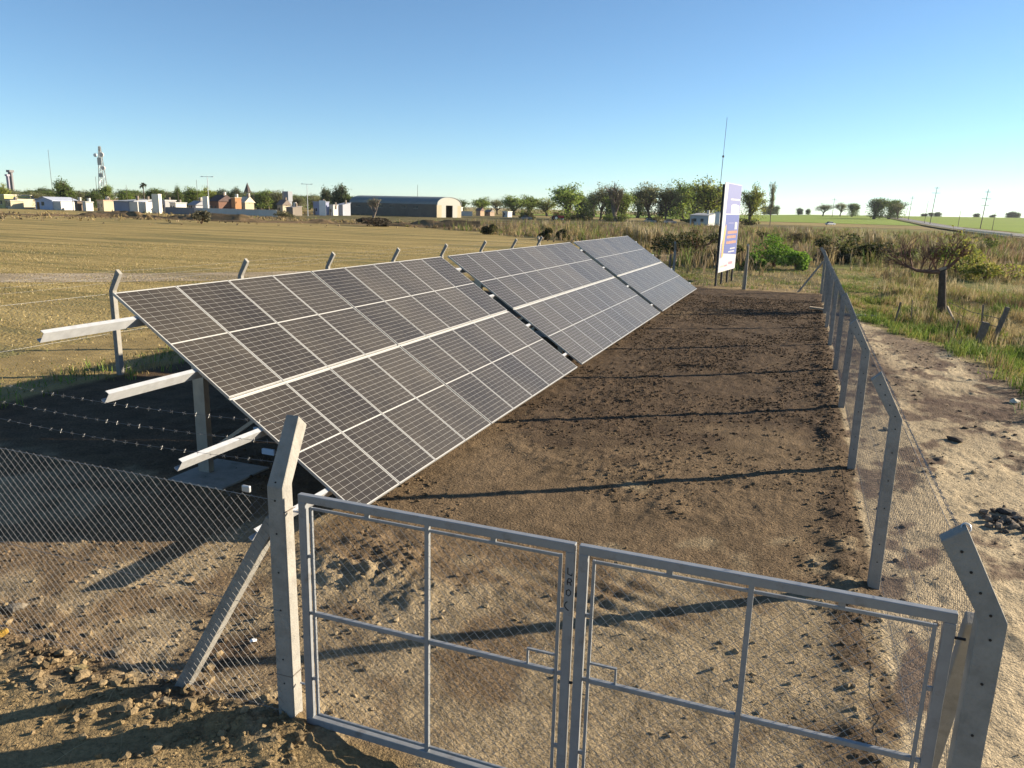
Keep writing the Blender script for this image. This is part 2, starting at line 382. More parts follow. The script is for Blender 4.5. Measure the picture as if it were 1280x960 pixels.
def strip(name, pts, width, m, dz, n=4, arr=None):
    """ground strip along a polyline, draped on the terrain"""
    P = np.array(pts, float); seg = np.r_[0, np.cumsum(np.hypot(*np.diff(P, axis=0).T))]
    L = np.linspace(0, seg[-1], max(8, int(seg[-1]/6))); cx = np.interp(L, seg, P[:, 0]); cy = np.interp(L, seg, P[:, 1])
    tx = np.gradient(cx); ty = np.gradient(cy); q = np.hypot(tx, ty); nx, ny = -ty/q, tx/q
    o = np.linspace(-width/2, width/2, n); wob = (fbm(L, L*0, 5, 3)-.5)*(.5 if arr else 0)
    X = cx[:, None]+nx[:, None]*(o+wob[:, None]); Y = cy[:, None]+ny[:, None]*(o+wob[:, None])
    Z = terrain(X, Y)+dz
    me = np_mesh(name, np.stack([X, Y, Z], -1).reshape(-1, 3), grid_faces(len(L), n)[:, ::-1], m, smooth_sh=True)
    ob = link(name, me); tag(ob, kind='structure'); return ob
strip('dirt_track', [(-60,3),(-48,14),(-37,24),(-31.5,28.5),(-26,34),(-19,45),(-13,58),(-9,75)], 4.6, MT['track'], .008, arr=1)
# scrubby ground between the plot and the far trees
def patch(name, poly_fn, x0, x1, y0, y1, nx, ny, m, dz):
    xs = np.linspace(x0, x1, nx); ys = np.linspace(y0, y1, ny); X, Y = np.meshgrid(xs, ys, indexing='ij')
    F_ = grid_faces(nx, ny); cx = X.reshape(-1)[F_].mean(1); cy = Y.reshape(-1)[F_].mean(1)
    keep = poly_fn(cx, cy); Z = terrain(X, Y)+dz
    me = np_mesh(name, np.stack([X, Y, Z], -1).reshape(-1, 3), F_[keep], m, smooth_sh=True)
    ob = link(name, me); tag(ob, kind='structure'); return ob
def scrub_left(y):                         # border between mown field and scrub
    return np.interp(y, [42, 58, 75, 88, 113, 125, 135, 170], [-6, -11, -19, -26, -48, -66, -95, -200])
patch('scrub_ground', lambda x, y: (x > scrub_left(y)+(fbm(x, y, 9, 8)-.5)*7) & (x < 3.5+(y-44)*.55), -160, 60, 44.2, 330, 150, 190, MT['scrub'], .006)
patch('weedy_ground', lambda x, y: (x >= 2.2+(fbm(x, y, 3, 9)-.5)*2) & (x < 6+y*.2+20), 2, 60, 44.2, 300, 60, 120, field_mat('weedy', (.24,.22,.07), (.17,.17,.05), (.11,.12,.035), False), .012)
# road (gently raised) and the crop beyond it
road_pts = [(40,-60),(45,110),(49,213),(55,330),(63,505),(72,870),(90,1900)]
patch('green_field', lambda x, y: (x > np.interp(y, [-60, 110, 213, 330, 505, 870, 1900], [50, 55, 60, 66, 74, 84, 104])) | ((y > 420) & (x > -170)), -170, 1500, -40, 1700, 168, 175, MT['crop'], .12)
strip('road', road_pts, 8.0, MT['asphalt'], .62, 5)
strip('road_shoulder', road_pts, 13.0, field_mat('shoulder', (.30,.25,.16), (.24,.21,.11), (.15,.16,.06)), .50, 5)
strip('road_marking', road_pts, .16, MT['paint_white'], .63, 2)

# ------------------------------------------------------------------ loose clods and stones (uncountable)
def ico():
    t = (1+5**.5)/2
    v = np.array([(-1,t,0),(1,t,0),(-1,-t,0),(1,-t,0),(0,-1,t),(0,1,t),(0,-1,-t),(0,1,-t),(t,0,-1),(t,0,1),(-t,0,-1),(-t,0,1)], float)
    v /= np.linalg.norm(v[0])
    f = np.array([(0,11,5),(0,5,1),(0,1,7),(0,7,10),(0,10,11),(1,5,9),(5,11,4),(11,10,2),(10,7,6),(7,1,8),(3,9,4),(3,4,2),(3,2,6),(3,6,8),(3,8,9),(4,9,5),(2,4,11),(6,2,10),(8,6,7),(9,8,1)])
    return v, f
ICO_V, ICO_F = ico()
def lumps(name, x, y, r, col, m, sink=.35, flat=.7, jag=.28):
    n = len(x); z = soil_height(x, y)
    V = ICO_V[None]*(1+rng.uniform(-jag, jag, (n, 12, 1)))*r[:, None, None]*np.stack([rng.uniform(.8,1.3,n), rng.uniform(.8,1.3,n), np.full(n, flat)], -1)[:, None, :]
    a = rng.uniform(0, 6.28, n); ca, sa = np.cos(a)[:, None], np.sin(a)[:, None]
    vx = V[..., 0]*ca-V[..., 1]*sa; vy = V[..., 0]*sa+V[..., 1]*ca
    V = np.stack([vx+x[:, None], vy+y[:, None], V[..., 2]+(z+r*flat*(1-2*sink))[:, None]], -1)
    Fc = (ICO_F[None]+(np.arange(n)*12)[:, None, None]).reshape(-1, 3)
    return np_mesh(name, V.reshape(-1, 3), Fc, m, np.repeat(col, 12, 0))
def sample(n, x0, x1, y0, y1, dens):
    x = rng.uniform(x0, x1, n); y = rng.uniform(y0, y1, n); k = rng.random(n) < dens(x, y); return x[k], y[k]
def dens_clod(x, y):
    d = smooth((fbm(x, y, 1.4, 81)-.46)/.14)*.6
    d = np.maximum(d, np.exp(-((x-.78)/.22)**2)*.7)
    d = np.maximum(d, np.exp(-((y-4.0)/.45)**2)*smooth((-3-x)/.4)*.95)
    d = np.maximum(d, np.exp(-((x+3.9)/.9)**2-((y-6.8)/.6)**2))
    d = np.maximum(d, smooth((y-10)/4)*.5*smooth((fbm(x, y, 2.1, 82)-.4)/.2))
    return d*np.where((x > 1.1), .15, 1)*(1-.8*smooth((x+3.2)/.6)*smooth((.5-x)/.3)*smooth((9-y)/1.5))
x, y = sample(95000, -8, 1.2, 3.3, 38, dens_clod)
r = .005+.024*rng.random(len(x))**4+.006*smooth((y-9)/10)
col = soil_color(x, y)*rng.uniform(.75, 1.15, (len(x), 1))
tag(link('soil_clods', lumps('soil_clods', x, y, r, col, MT['clod'], .35, .75, .38)), 'brown clods and crumbs of broken earth scattered over the bare plot', 'soil clods', kind='stuff')
x, y = sample(4200, -9.5, -3.0, 2.6, 4.9, lambda x, y: np.exp(-((y-3.95)/.42)**2))
r = .008+.042*rng.random(len(x))**6
col = np.array([.25,.185,.105])*rng.uniform(.5, 1.15, (len(x), 1))*np.array([1, 1, 1])
tag(link('clod_ridge', lumps('clod_ridge', x, y, r, col, MT['clod'], .3, .75, .35)), 'ridge of pale dry clods along the foot of the front mesh fence', 'soil clods', kind='stuff')
x, y = sample(3200, 1.3, 5.5, 4, 28, lambda x, y: smooth((fbm(x, y, 1.3, 84)-.48)/.1))
r = .007+.035*rng.random(len(x))**6
col = np.where(rng.random((len(x), 1)) < .6, np.array([[.11,.08,.055]]), np.array([[.30,.235,.15]]))*rng.uniform(.7, 1.2, (len(x), 1))
tag(link('verge_crumbs', lumps('verge_crumbs', x, y, r, col, MT['clod'])), 'dark crumbs and pebbles strewn on the pale sandy verge', 'pebbles', kind='stuff')

# ------------------------------------------------------------------ concrete posts
def post_mesh(name, wx, wy, lean, zk=1.90, arm=(.23, .42), holes=True):
    """lean: unit xy direction of the arm. Square post whose head bends inward; origin at the ground."""
    lx, ly = lean; b = MB(); L = []
    for z, k, s in ((-.45,0,1.06),(0,0,1.04),(zk,0,1.0),(zk+arm[1],1,.82)):
        ox, oy = lx*arm[0]*k, ly*arm[0]*k
        L.append([(ox+sx*wx/2*s, oy+sy*wy/2*s, z-(.10*(sx*lx*1+sy*ly*1) if k else 0)*.5*arm[0]/.23*0.9) for sx, sy in ((-1,-1),(1,-1),(1,1),(-1,1))])
    vs = [q for r_ in L for q in r_]; fs = [(3,2,1,0), (12,13,14,15)]
    for i in range(3):
        for k in range(4): fs.append((i*4+k, i*4+(k+1) % 4, i*4+4+(k+1) % 4, i*4+4+k))
    b.add(vs, fs)
    me = b.mesh(name, MT['concrete'])
    import bmesh
    bm = bmesh.new(); bm.from_mesh(me)
    bmesh.ops.bevel(bm, geom=[e for e in bm.edges], offset=.010, segments=2, affect='EDGES', profile=.6)
    bm.to_mesh(me); bm.free(); return me
def hole_mesh(wx, wy, lean, face, zk=1.90):
    """small dark tie holes on one face"""
    b = MB()
    for z in (.35, .55, .95, 1.25, 1.55, 1.8, zk-.06+.09, zk+.14, zk+.24, zk+.34):
        k = max(0, (z-zk)/.42); ox, oy = lean[0]*.23*k, lean[1]*.23*k; r_ = .0075
        off = wy/2*(1.02-.18*k)+.001
        b.tube([(ox, oy-off+.004, z), (ox, oy-off-.0015, z)], r_, 8)
    return b.mesh('tie_holes', MT['black'])

# ------------------------------------------------------------------ chain link
def chain_mesh(name, L, H, p=.040, r=.0013, z0=.06, m='wire'):
    nw = int(round(L/p)); nz = int(H/p); k = np.arange(nz+1)
    sides = 3; A = np.arange(sides)*2*math.pi/sides
    V = []
    i = np.arange(nw)[:, None]; s = np.where((k[None]+i) % 2 == 0, 1, -1)
    cx = i*p+p/2+s*(p/2+.001); cz = z0+k[None]*p+0*cx; cy = s*.0016*np.where(i % 2 == 0, 1, -1)
    ctr = np.stack([cx, cy, cz], -1)                  # nw, nz+1, 3
    ring = np.stack([np.cos(A)*r, np.sin(A)*r, 0*A], -1)  # horizontal ring is fine for a 45 degree wire
    V = (ctr[:, :, None, :]+ring[None, None]).reshape(-1, 3)
    a = np.arange(nw)[:, None, None]*(nz+1)*sides+np.arange(nz)[None, :, None]*sides
    q = np.arange(sides)[None, None]; q2 = (q+1) % sides
    Fc = np.stack([a+q, a+q2, a+sides+q2, a+sides+q], -1).reshape(-1, 4)
    return np_mesh(name, V, Fc, MT[m])
def barbed(name, p, q, sag, parent, step=.13, r=.0013, div=12):
    p = np.array(p, float); q = np.array(q, float); L = np.linalg.norm(q-p); b = MB()
    f = lambda t: p+(q-p)*t-np.array([0, 0, sag*math.sin(math.pi*((t*div) % 1))])
    n = int(max(6, L/.5)); b.tube([f(i/n) for i in range(n+1)], r, 4)
    d = (q-p)/L; s = np.cross(d, (0, 0, 1)); 
    k = step/2
    while k < L:
        c = f(k/L); a = random.uniform(0, 3.14); e = (s*math.cos(a)+np.array([0, 0, math.sin(a)]))*.017; e2 = (s*math.cos(a+1.4)+np.array([0, 0, math.sin(a+1.4)]))*.017
        b.tube([c-e-d*.004, c+e+d*.004], .0012, 3); b.tube([c-e2, c+e2], .0012, 3); b.tube([c-d*.008, c+d*.008], .0020, 4)
        k += step*random.uniform(.9, 1.1)
    return b.build(name, MT['wire'], parent)
def rod(name, p, q, r, parent, m='wire', n=5):
    return MB().tube([p, q], r, n).build(name, MT[m], parent)

ZK = 1.90; MESH_H = 1.78
# right-hand fence -------------------------------------------------
def make_fence(name, label, a, b, nb, inward, wpost, skip=(), braces=(), barb=True, step=.13, big=(), sag=.02):
    """a->b straight line; nb bays; inward: unit vector of the arm"""
    a = np.array(a, float); b = np.array(b, float); d = b-a; L = np.hypot(*d); d /= L; ang = math.atan2(d[1], d[0])
    root = empty(name, (a[0], a[1], 0)); tag(root, label, 'fence')
    bay = L/nb
    cm = chain_mesh('wire_mesh', bay-.02, MESH_H)
    pm = post_mesh('concrete_post', wpost, wpost, inward); hm = hole_mesh(wpost, wpost, inward, 0)
    bigm = post_mesh('concrete_post', .130, .115, inward); bigh = hole_mesh(.130, .115, inward, 0)
    for i in range(nb+1):
        if i in skip: continue
        q = a+d*bay*i-a
        o = link('concrete_post', bigm if i in big else pm, root, (q[0]+(random.uniform(-.015, .015) if i else .018*(inward[0] < 0)), q[1]+(random.uniform(-.03, .03) if i else 0), random.uniform(-.02, .02)))
        o.rotation_euler = (random.uniform(-.008, .008), random.uniform(-.008, .008), random.uniform(-.02, .02))
        h = link('tie_holes', bigh if i in big else hm, o); h['kind'] = 'stuff'
    outw = -np.array(inward)
    for i in range(nb):
        q = d*(bay*i+.01)+outw*(wpost/2+.004)
        o = link('wire_mesh', cm, root, (q[0], q[1], 0)); o.rotation_euler = (0, 0, ang)
    for z in (.12, .95, MESH_H+.03):
        off = outw*(wpost/2+.009); rod('tension_wire', (off[0], off[1], z), (off[0]+d[0]*L, off[1]+d[1]*L, z), .0021, root)
    if barb:
        for k in (.33, .62, .92):
            off = np.array(inward)*(.23*k)+outw*(wpost/2*.9)
            barbed('barbed_wire', (off[0], off[1], ZK+.42*k+.02), (off[0]+d[0]*L, off[1]+d[1]*L, ZK+.42*k+.02), sag, root, step, div=nb)
    for (p, q, s) in braces:
        MB().beam(np.array(p)-np.array([*a, 0]), np.array(q)-np.array([*a, 0]), s, s).build('brace', MT['concrete'], root, bevel=.008)
    return root
right_fence = make_fence('chain_link_fence', 'long chain link fence with bent concrete posts between bare plot and sandy verge',
    (PX1, 4.15), (PX1, PY1), 9, (-1, 0), .112, big=(0,), braces=[((1.05,4.30,1.80),(1.085,5.12,-.15),.09), ((.98,PY1+.02,1.62),(-.12,PY1+.06,-.1),.09)])
left_fence = make_fence('chain_link_fence', 'chain link fence with bent concrete posts rising behind the solar panels',
    (PX0, 4.3), (PX0, 40.95), 9, (1, 0), .112, step=.25)
end_fence = make_fence('chain_link_fence', 'far end chain link fence before the billboard and scrub',
    (PX0, 41.2), (PX1, PY1), 4, (0, -1), .112, skip=(4,))
front_fence = make_fence('chain_link_fence', 'chain link fence with three barbed wires beside the double gate',
    (-3.283, 4.2), (PX0, 4.25), 3, (0, 1), .115, big=(0,), skip=(3,), step=.115, sag=.05,
    braces=[((-3.36,4.22,1.63),(-4.42,4.22,-.12),.10)])
rod('stretcher_bar', (-.105, 0, .1), (-.105, 0, 1.86), .008, front_fence, 'galv', 6)
MB().tube([(-.068,-.061,1.72),(.068,-.061,1.725),(.068,.06,1.725)], .004, 5).build('tie_wire', MT['oldwood'], front_fence)
MB().tube([(-.068,-.061,.42),(.068,-.061,.425),(.068,.06,.425)], .004, 5).build('tie_wire', MT['oldwood'], front_fence)
MB().box(-.34,-.27,-.012,.012,1.80,1.85).build('wire_strainer', MT['galv'], front_fence, bevel=.008)
# coil of wire ends at the head of the right gate post
pts = [(-.15+.022*math.cos(t), .02+.015*math.sin(t), 2.335+.02*math.sin(t)+.001*t) for t in np.linspace(0, 12, 40)]
MB().tube(pts, .003, 5).build('wire_coil', MT['galv'], right_fence)

# ------------------------------------------------------------------ gate leaves
def gate_leaf(x0, x1, hinge, label):
    root = empty('gate_leaf', (x0, GY, 0)); tag(root, label, 'gate')
    W = x1-x0; z0, z1 = .035, 1.865; t = .058; dpt = .045; g = MT['gate']
    bt = lambda n, *a: MB().box(*a).build(n, g, root, bevel=.004)
    bt('top_rail', 0, W, -dpt/2, dpt/2, z1-t, z1)
    bt('bottom_rail', 0, W, -dpt/2, dpt/2, z0, z0+t)
    s1 = bt('stile', 0, t, -dpt/2+.001, dpt/2-.001, z0+t+.0005, z1-t-.0005)
    s2 = bt('stile', W-t, W, -dpt/2+.001, dpt/2-.001, z0+t+.0005, z1-t-.0005)
    # inner frame that carries the mesh, welded on small tabs
    g0 = t+.026; w2 = .020; zi0, zi1 = z0+t+.02, z1-t-.030
    inn = MB().box(g0, g0+w2, -.010, .010, zi0, zi1).box(W-g0-w2, W-g0, -.010, .010, zi0, zi1)
    inn.box(g0+w2, W-g0-w2, -.0095, .0095, zi1-w2, zi1-.0005).box(g0+w2, W-g0-w2, -.0095, .0095, zi0+.0005, zi0+w2)
    fr = inn.build('inner_frame', g, root, bevel=.003)
    zm = .955; xm = W*.497
    bt('mullion', xm-.016, xm+.016, -.016, .016, z0+t+.0005, z1-t-.0005)
    bt('middle_rail', g0+w2+.0005, xm-.0165, -.015, .015, zm-.016, zm+.016)
    bt('middle_rail', xm+.0165, W-g0-w2-.0005, -.015, .015, zm-.016, zm+.016)
    for z in (.42, zm, 1.40):
        MB().box(t+.0005, g0-.0005, -.008, .008, z-.012, z+.012).build('tab', g, fr)
        MB().box(W-g0+.0005, W-t-.0005, -.008, .008, z-.012, z+.012).build('tab', g, fr)
    for xx in (W*.27, W*.73):
        MB().box(xx-.018, xx+.018, -.008, .008, zi1+.0005, z1-t-.0005).build('tab', g, fr)
    # latch loop on the middle rail next to the meeting stile
    xl = W-g0-w2 if hinge == 'l' else g0+w2; sg = -1 if hinge == 'l' else 1
    lw = .19 if hinge == 'l' else .17
    b = MB(); xa, xb = sorted((xl+sg*lw, xl+sg*(lw-.013)))
    b.box(xa, xb, -.008, .008, zm+.0165, zm+.115)
    xc, xd = sorted((xl+sg*.0005, xl+sg*(lw-.0005))); b.box(xc, xd, -.0085, .0085, zm+.1155, zm+.128)
    b.build('latch_loop', g, root)
    cm = chain_mesh('wire_mesh', W-2*g0-2*w2, zi1-zi0-.03, z0=zi0+.02, r=.0017, m='wire_gate')
    o = link('wire_mesh', cm, root, (g0+w2, .014, 0))
    if hinge == 'l':
        # marker writing down the meeting stile
        s = .0056; zt = 1.865
        G = [[(7.2,41),(7.4,48.5),(12.2,50),(12.4,47.2)],
             [(7.6,61.8),(7.4,57),(8.5,54.2),(11.2,54),(12.3,56.6),(10.6,58.6),(7.8,58.3)],[(10.4,58.8),(12,62)],
             [(6.8,69.2),(9.6,67.4),(12,69.4),(11.6,73),(9.2,75.4),(6.8,73.6),(6.8,69.2)],
             [(8.4,82.5),(5.9,85),(5.4,88.6),(7.2,91.2),(10.4,93.4)]]
        for st in G:
            b = MB(); b.tube([(W-t+.002+(q[0]-4.2)*s*.98, -dpt/2-.0003, zt-.10-(q[1]-30)*s*.98) for q in st], .0032, 5)
            b.build('marker_stroke', MT['marker'], s2)
        MB().tube([(W-.004, 0, zm-.05),(W+.018, 0, zm-.05)], .010, 8).build('latch_pin', MT['black'], root)
    for z in (.35, 1.72):
        xh = -.055 if hinge == 'l' else W+.0
        MB().tube([(xh, .0, z), (xh+.055, .0, z)], .008, 8).build('hinge_pin', MT['black'] if hinge != 'l' else MT['galv'], root)
    return root
gate_leaf(-3.13, -1.115, 'l', 'grey steel gate leaf with marker writing on its meeting stile')
gate_leaf(-1.09, .945, 'r', 'grey steel gate leaf hinged on the post of the sandy verge side')

# ------------------------------------------------------------------ solar arrays
TILT = math.radians(33.915); XB, ZB = -4.616, .302
PW, PL, GAP, MID = 1.042, 2.098, .008, .044   # panel width (along y), length (up slope)
ex = np.array([-math.cos(TILT), 0, math.sin(TILT)]); en = np.array([math.sin(TILT), 0, math.cos(TILT)])
def onp(s, y, n=0.0):                       # metres up the slope, along y, out of the plane
    p = np.array([XB, 0, ZB])+ex*s+en*n; return (p[0], y, p[2])
# shared panel meshes, local axes: x up the slope, y along the row, z outward
def panel_meshes():
    t = .035; fw = .008; b = MB()
    sheet = MB().box(fw, PL-fw, fw, PW-fw, -.006, -.001).mesh('solar_panel', MT['backsheet'])
    fr = MB(); fr.box(0, fw, 0, PW, -t, .0015).box(PL-fw, PL, 0, PW, -t, .0015).box(fw, PL-fw, 0, fw, -t, .001).box(fw, PL-fw, PW-fw, PW, -t, .001)
    frm = fr.mesh('frame', MT['frame'])
    V = []; Fc = []
    m = .010; mid = .017; gx = .0034; gy = .0054
    half = (PL-2*fw-2*m-mid)/2; cw = half/12; ch = (PW-2*fw-2*m)/6
    for h in range(2):
        for i in range(12):
            for j in range(6):
                x0 = fw+m+h*(half+mid)+i*cw+gx/2; x1 = x0+cw-gx; y0 = fw+m+j*ch+gy/2; y1 = y0+ch-gy
                k = len(V); c = .006
                lo = (i % 2 == 0)
                V += [(x0,y0,.0006),(x1,y0,.0006),(x1,y1,.0006),(x0,y1,.0006)]; Fc.append((k,k+1,k+2,k+3))
    ce = np_mesh('cells', np.array(V), np.array(Fc), MT['cell'])
    jb = MB().box(PL/2-.03, PL/2+.03, PW*.4, PW*.6, -.028, -.0065).mesh('junction_box', MT['black'])
    return sheet, frm, ce, jb
SH, FR, CE, JB = panel_meshes()
rot = Matrix((( ex[0], 0, en[0]), (0, 1, 0), (ex[2], 0, en[2])))
# right-handed: x up slope, y reversed so that z points outward
rot = Matrix(((ex[0], 0, en[0]), (0, -1, 0), (ex[2], 0, en[2]))).to_4x4()
PURL = (.10, .365, .635, .885)
def purlin(y0, y1, s, parent, org):
    """C section on edge under the panels"""
    h, fl, t = .135, .055, .004; top = -.036
    prof = [(0,0),(fl,0),(fl,-.016),(fl-t,-.016),(fl-t,-t),(t,-t),(t,-h+t),(fl-t,-h+t),(fl-t,-h+.016),(fl,-h+.016),(fl,-h),(0,-h)]
    c = [np.array(onp(s*4.24+a, y0, top+b))-org for a, b in prof]
    return MB().prism(c, (0, y1-y0, 0)).build('purlin', MT['galv'], parent)
def solar_array(y0, n, extra, label, ystub0, ystub1):
    Lr = n*(PW+GAP)-GAP+(.03 if extra else 0)
    org = np.array([XB, y0, 0]); root = empty('solar_array', org); tag(root, label, 'solar panel', 'rows of ground mounted solar panels')
    for j in range(n):
        yy = y0+j*(PW+GAP)+(.03 if extra and j >= extra else 0)
        for r_ in range(2):
            s0 = r_*(PL+MID)
            o = link('solar_panel', SH, root)
            p0 = np.array(onp(s0, yy+PW, 0))-org
            mt = rot.copy(); mt.translation = Vector(p0)
            o.matrix_local = mt @ Matrix.Rotation(random.uniform(-.0012, .0012), 4, 'Y') @ Matrix.Translation((0, 0, random.uniform(-.001, .001)))
            link('frame', FR, o); link('cells', CE, o); link('junction_box', JB, o)
    for s in PURL: purlin(ystub0, ystub1, s, root, org)
    MB().prism([np.array(onp(PL+a, y0, b_))-org for a, b_ in ((.010,-.020),(.034,-.020),(.034,-.034),(.010,-.034))], (0, Lr, 0)).build('seam_rail', MT['seam'], root)
    # frames: rear post, front post, sloping rafter, footing
    k = max(3, int(round(Lr/3.1))); ysf = [y0+.95+(Lr-1.9)*i/(k-1) for i in range(k)]
    for yf in ysf:
        a = np.array(onp(.12, yf, -.225))-org; b = np.array(onp(4.10, yf, -.225))-org
        MB().beam(a, b, .06, .10, up=en).build('rafter', MT['dull_steel'], root)
        for xx, wd in ((-7.72, .19), (-5.45, .12)):
            s = (XB-xx)/math.cos(TILT); zt = onp(s, yf, -.285)[2]
            b = MB(); t = .005
            b.box(xx-wd/2-org[0], xx+wd/2-org[0], yf-org[1]-.05, yf-org[1]-.05+t, -.2, zt)
            b.box(xx-wd/2-org[0], xx-wd/2+t-org[0], yf-org[1]-.0445, yf-org[1]+.05, -.2, zt-.001)
            b.box(xx+wd/2-t-org[0], xx+wd/2-org[0], yf-org[1]-.0445, yf-org[1]+.05, -.2, zt-.001)
            b.build('steel_post', MT['dull_steel'], root)
        xx = -7.5
        MB().box(xx-.48-org[0], xx+.48-org[0], yf-org[1]-.48, yf-org[1]+.52, -.2, .045).build('footing', MT['concrete'], root, bevel=.02)
        MB().beam((-7.64-org[0], yf-org[1]+.02, .35), (-6.35-org[0], yf-org[1]+.02, onp((XB+6.35)/math.cos(TILT), 0, -.27)[2]), .05, .05).build('diagonal_brace', MT['dull_steel'], root)
    return root, Lr
YA = 7.275
a1, L1 = solar_array(YA, 9, 4, 'solar panel table of nine columns beside the gate with bare rail ends sticking out', 5.97, 16.99)
YB = YA+L1+.40
a2, L2 = solar_array(YB, 10, 0, 'middle solar panel table of ten columns between the other two tables', 16.995, YB+10*1.05+.24)
YC = YB+L2+.50
a3, L3 = solar_array(YC, 9, 0, 'farthest solar panel table of nine columns, next to the billboard', YB+10*1.05+.245, YC+9*1.05+.45)
# cables and little connector boxes hanging under the first table
org = np.array([XB, YA, 0])
def hang(p, q, sag, n=14):
    p = np.array(p, float); q = np.array(q, float)
    return [p+(q-p)*i/n-np.array([0, 0, sag*4*(i/n)*(1-i/n)]) for i in range(n+1)]
for (p, q, sg) in (((-7.3,8.9,1.62),(-5.3,7.9,.52),.16), ((-7.3,9.3,1.5),(-5.2,8.4,.45),.22)):
    MB().tube([np.array(v)-org for v in hang(p, q, sg)], .006, 5).build('cable', MT['black'], a1)
for p in ((-6.55,8.0,.86), (-6.35,7.9,.62)):
    MB().box(p[0]-.10-org[0], p[0]+.10-org[0], p[1]-.02-org[1], p[1]+.02-org[1], p[2]-.04, p[2]+.04).build('connector_box', MT['plastic_blue'], a1, bevel=.01)

# ------------------------------------------------------------------ vegetation
def blades(x, y, z, h, wd, lean, col, bend=.35, tipcol=1.15):
    """grass blades: 5 vertices, 3 triangles each (bent strip)"""
    n = len(x); a = rng.uniform(0, 6.28, n); la = rng.uniform(0, 6.28, n); L = lean*rng.random(n)*h
    dx, dy = np.cos(a)*wd/2, np.sin(a)*wd/2; lx, ly = np.cos(la)*L, np.sin(la)*L
    P = np.zeros((n, 5, 3))
    P[:, 0] = np.stack([x-dx, y-dy, z-.03], -1); P[:, 1] = np.stack([x+dx, y+dy, z-.03], -1)
    P[:, 2] = np.stack([x+dx*.75+lx*bend, y+dy*.75+ly*bend, z+h*.58], -1); P[:, 3] = np.stack([x-dx*.75+lx*bend, y-dy*.75+ly*bend, z+h*.58], -1)
    P[:, 4] = np.stack([x+lx, y+ly, z+h*np.sqrt(np.clip(1-(L/h)**2*.5, .2, 1))], -1)
    b = np.arange(n)[:, None]*5
    T = np.concatenate([b+np.array([[0,1,2]]), b+np.array([[0,2,3]]), b+np.array([[3,2,4]])], 1).reshape(-1, 3)
    c = np.repeat(col[:, None, :], 5, 1).copy(); c[:, 4] *= tipcol
    return P.reshape(-1, 3), T, c.reshape(-1, 3)
def merge(parts):
    V, T, C_ = [], [], []; o = 0
    for v, t, c in parts: V.append(v); T.append(t+o); C_.append(c); o += len(v)
    return np.concatenate(V), np.concatenate(T), np.concatenate(C_)
def palette(n, cols, w=None, jit=.2):
    cols = np.array(cols); i = rng.choice(len(cols), n, p=w); return cols[i]*rng.uniform(1-jit, 1+jit, (n, 1))
def patch_palette(x, y, cols, weights):
    q = np.clip((fbm(x, y, 3.1, 121)-.5)*2.6+.5+rng.normal(0, .22, len(x)), 0, .9999); order = np.argsort([sum(c) for c in cols]); cw = np.cumsum(np.array(weights)[order])
    return np.array(cols)[order][np.minimum(np.searchsorted(cw, q), len(cols)-1)]*rng.uniform(.75, 1.25, (len(x), 1))
def gh(x, y):
    near = (x > NB[0]+1) & (x < NB[1]-1) & (y > NB[2]+1) & (y < NB[3]-1)
    z = terrain(x, y); zn = soil_height(x, y); return np.where(near, zn, z)
DRY = (.34,.26,.12); STRAW = (.44,.36,.20); OLIVE = (.15,.16,.045); GREEN = (.09,.14,.03); BRIGHT = (.17,.24,.045); BROWN = (.16,.115,.065); REED = (.30,.23,.14)
def grass_stuff(name, label, n, box, dens, hfun, wd, lean, cols, weights, clump=0):
    x, y = sample(n, *box, dens)
    if clump:
        k = len(x); x = np.repeat(x, clump)+rng.normal(0, .09, k*clump)*1.0; y = np.repeat(y, clump)+rng.normal(0, .09, k*clump)
        cc = np.repeat(patch_palette(x[::clump], y[::clump], cols, weights), clump, 0)*rng.uniform(.8, 1.2, (k*clump, 1)); hh = np.repeat(rng.uniform(.6, 1.25, k), clump)
    else: cc = palette(len(x), cols, weights); hh = 1.0
    h = hfun(x, y)*hh*rng.uniform(.55, 1.25, len(x))
    w_ = wd*rng.uniform(.7, 1.4, len(x))
    me = np_mesh(name, *blades(x, y, gh(x, y), h, w_, lean, cc)[:2], MT['grass'], None) if False else None
    V, T, c = blades(x, y, gh(x, y), h, w_, lean, cc)
    o = link(name, np_mesh(name, V, T, MT['grass'], c)); tag(o, label, 'grass', kind='stuff'); return o
# right of the fence: green tussocky grass
edge_d = lambda x, y: smooth((x-veg_edge(y)+(fbm(x, y, .9, 5)-.5)*1.6)/.7)*(x < .36*y+3.5)
grass_stuff('green_grass', 'low green and yellow grass growing beyond the sandy verge', 26000, (1.3, 19, 13, 48),
    lambda x, y: edge_d(x, y)*(.25+.75*smooth((fbm(x, y, 1.6, 91)-.35)/.2)), lambda x, y: .05+.36*smooth((fbm(x, y, 1.5, 92)-.46)/.16), .022, 1.0,
    [GREEN, BRIGHT, (.24,.26,.06), DRY], [.30,.32,.25,.13], 7)
grass_stuff('dry_tall_grass', 'tall straw coloured grass behind the pruned tree', 17000, (2, 30, 29, 75),
    lambda x, y: edge_d(x, y)*smooth((x-3.2)/3)*(.12+.88*smooth((fbm(x, y, 3.0, 93)-.42)/.15)), lambda x, y: .30+.35*fbm(x, y, 3, 94), .022, .7,
    [DRY, STRAW, OLIVE, BROWN], [.35,.2,.25,.2], 6)
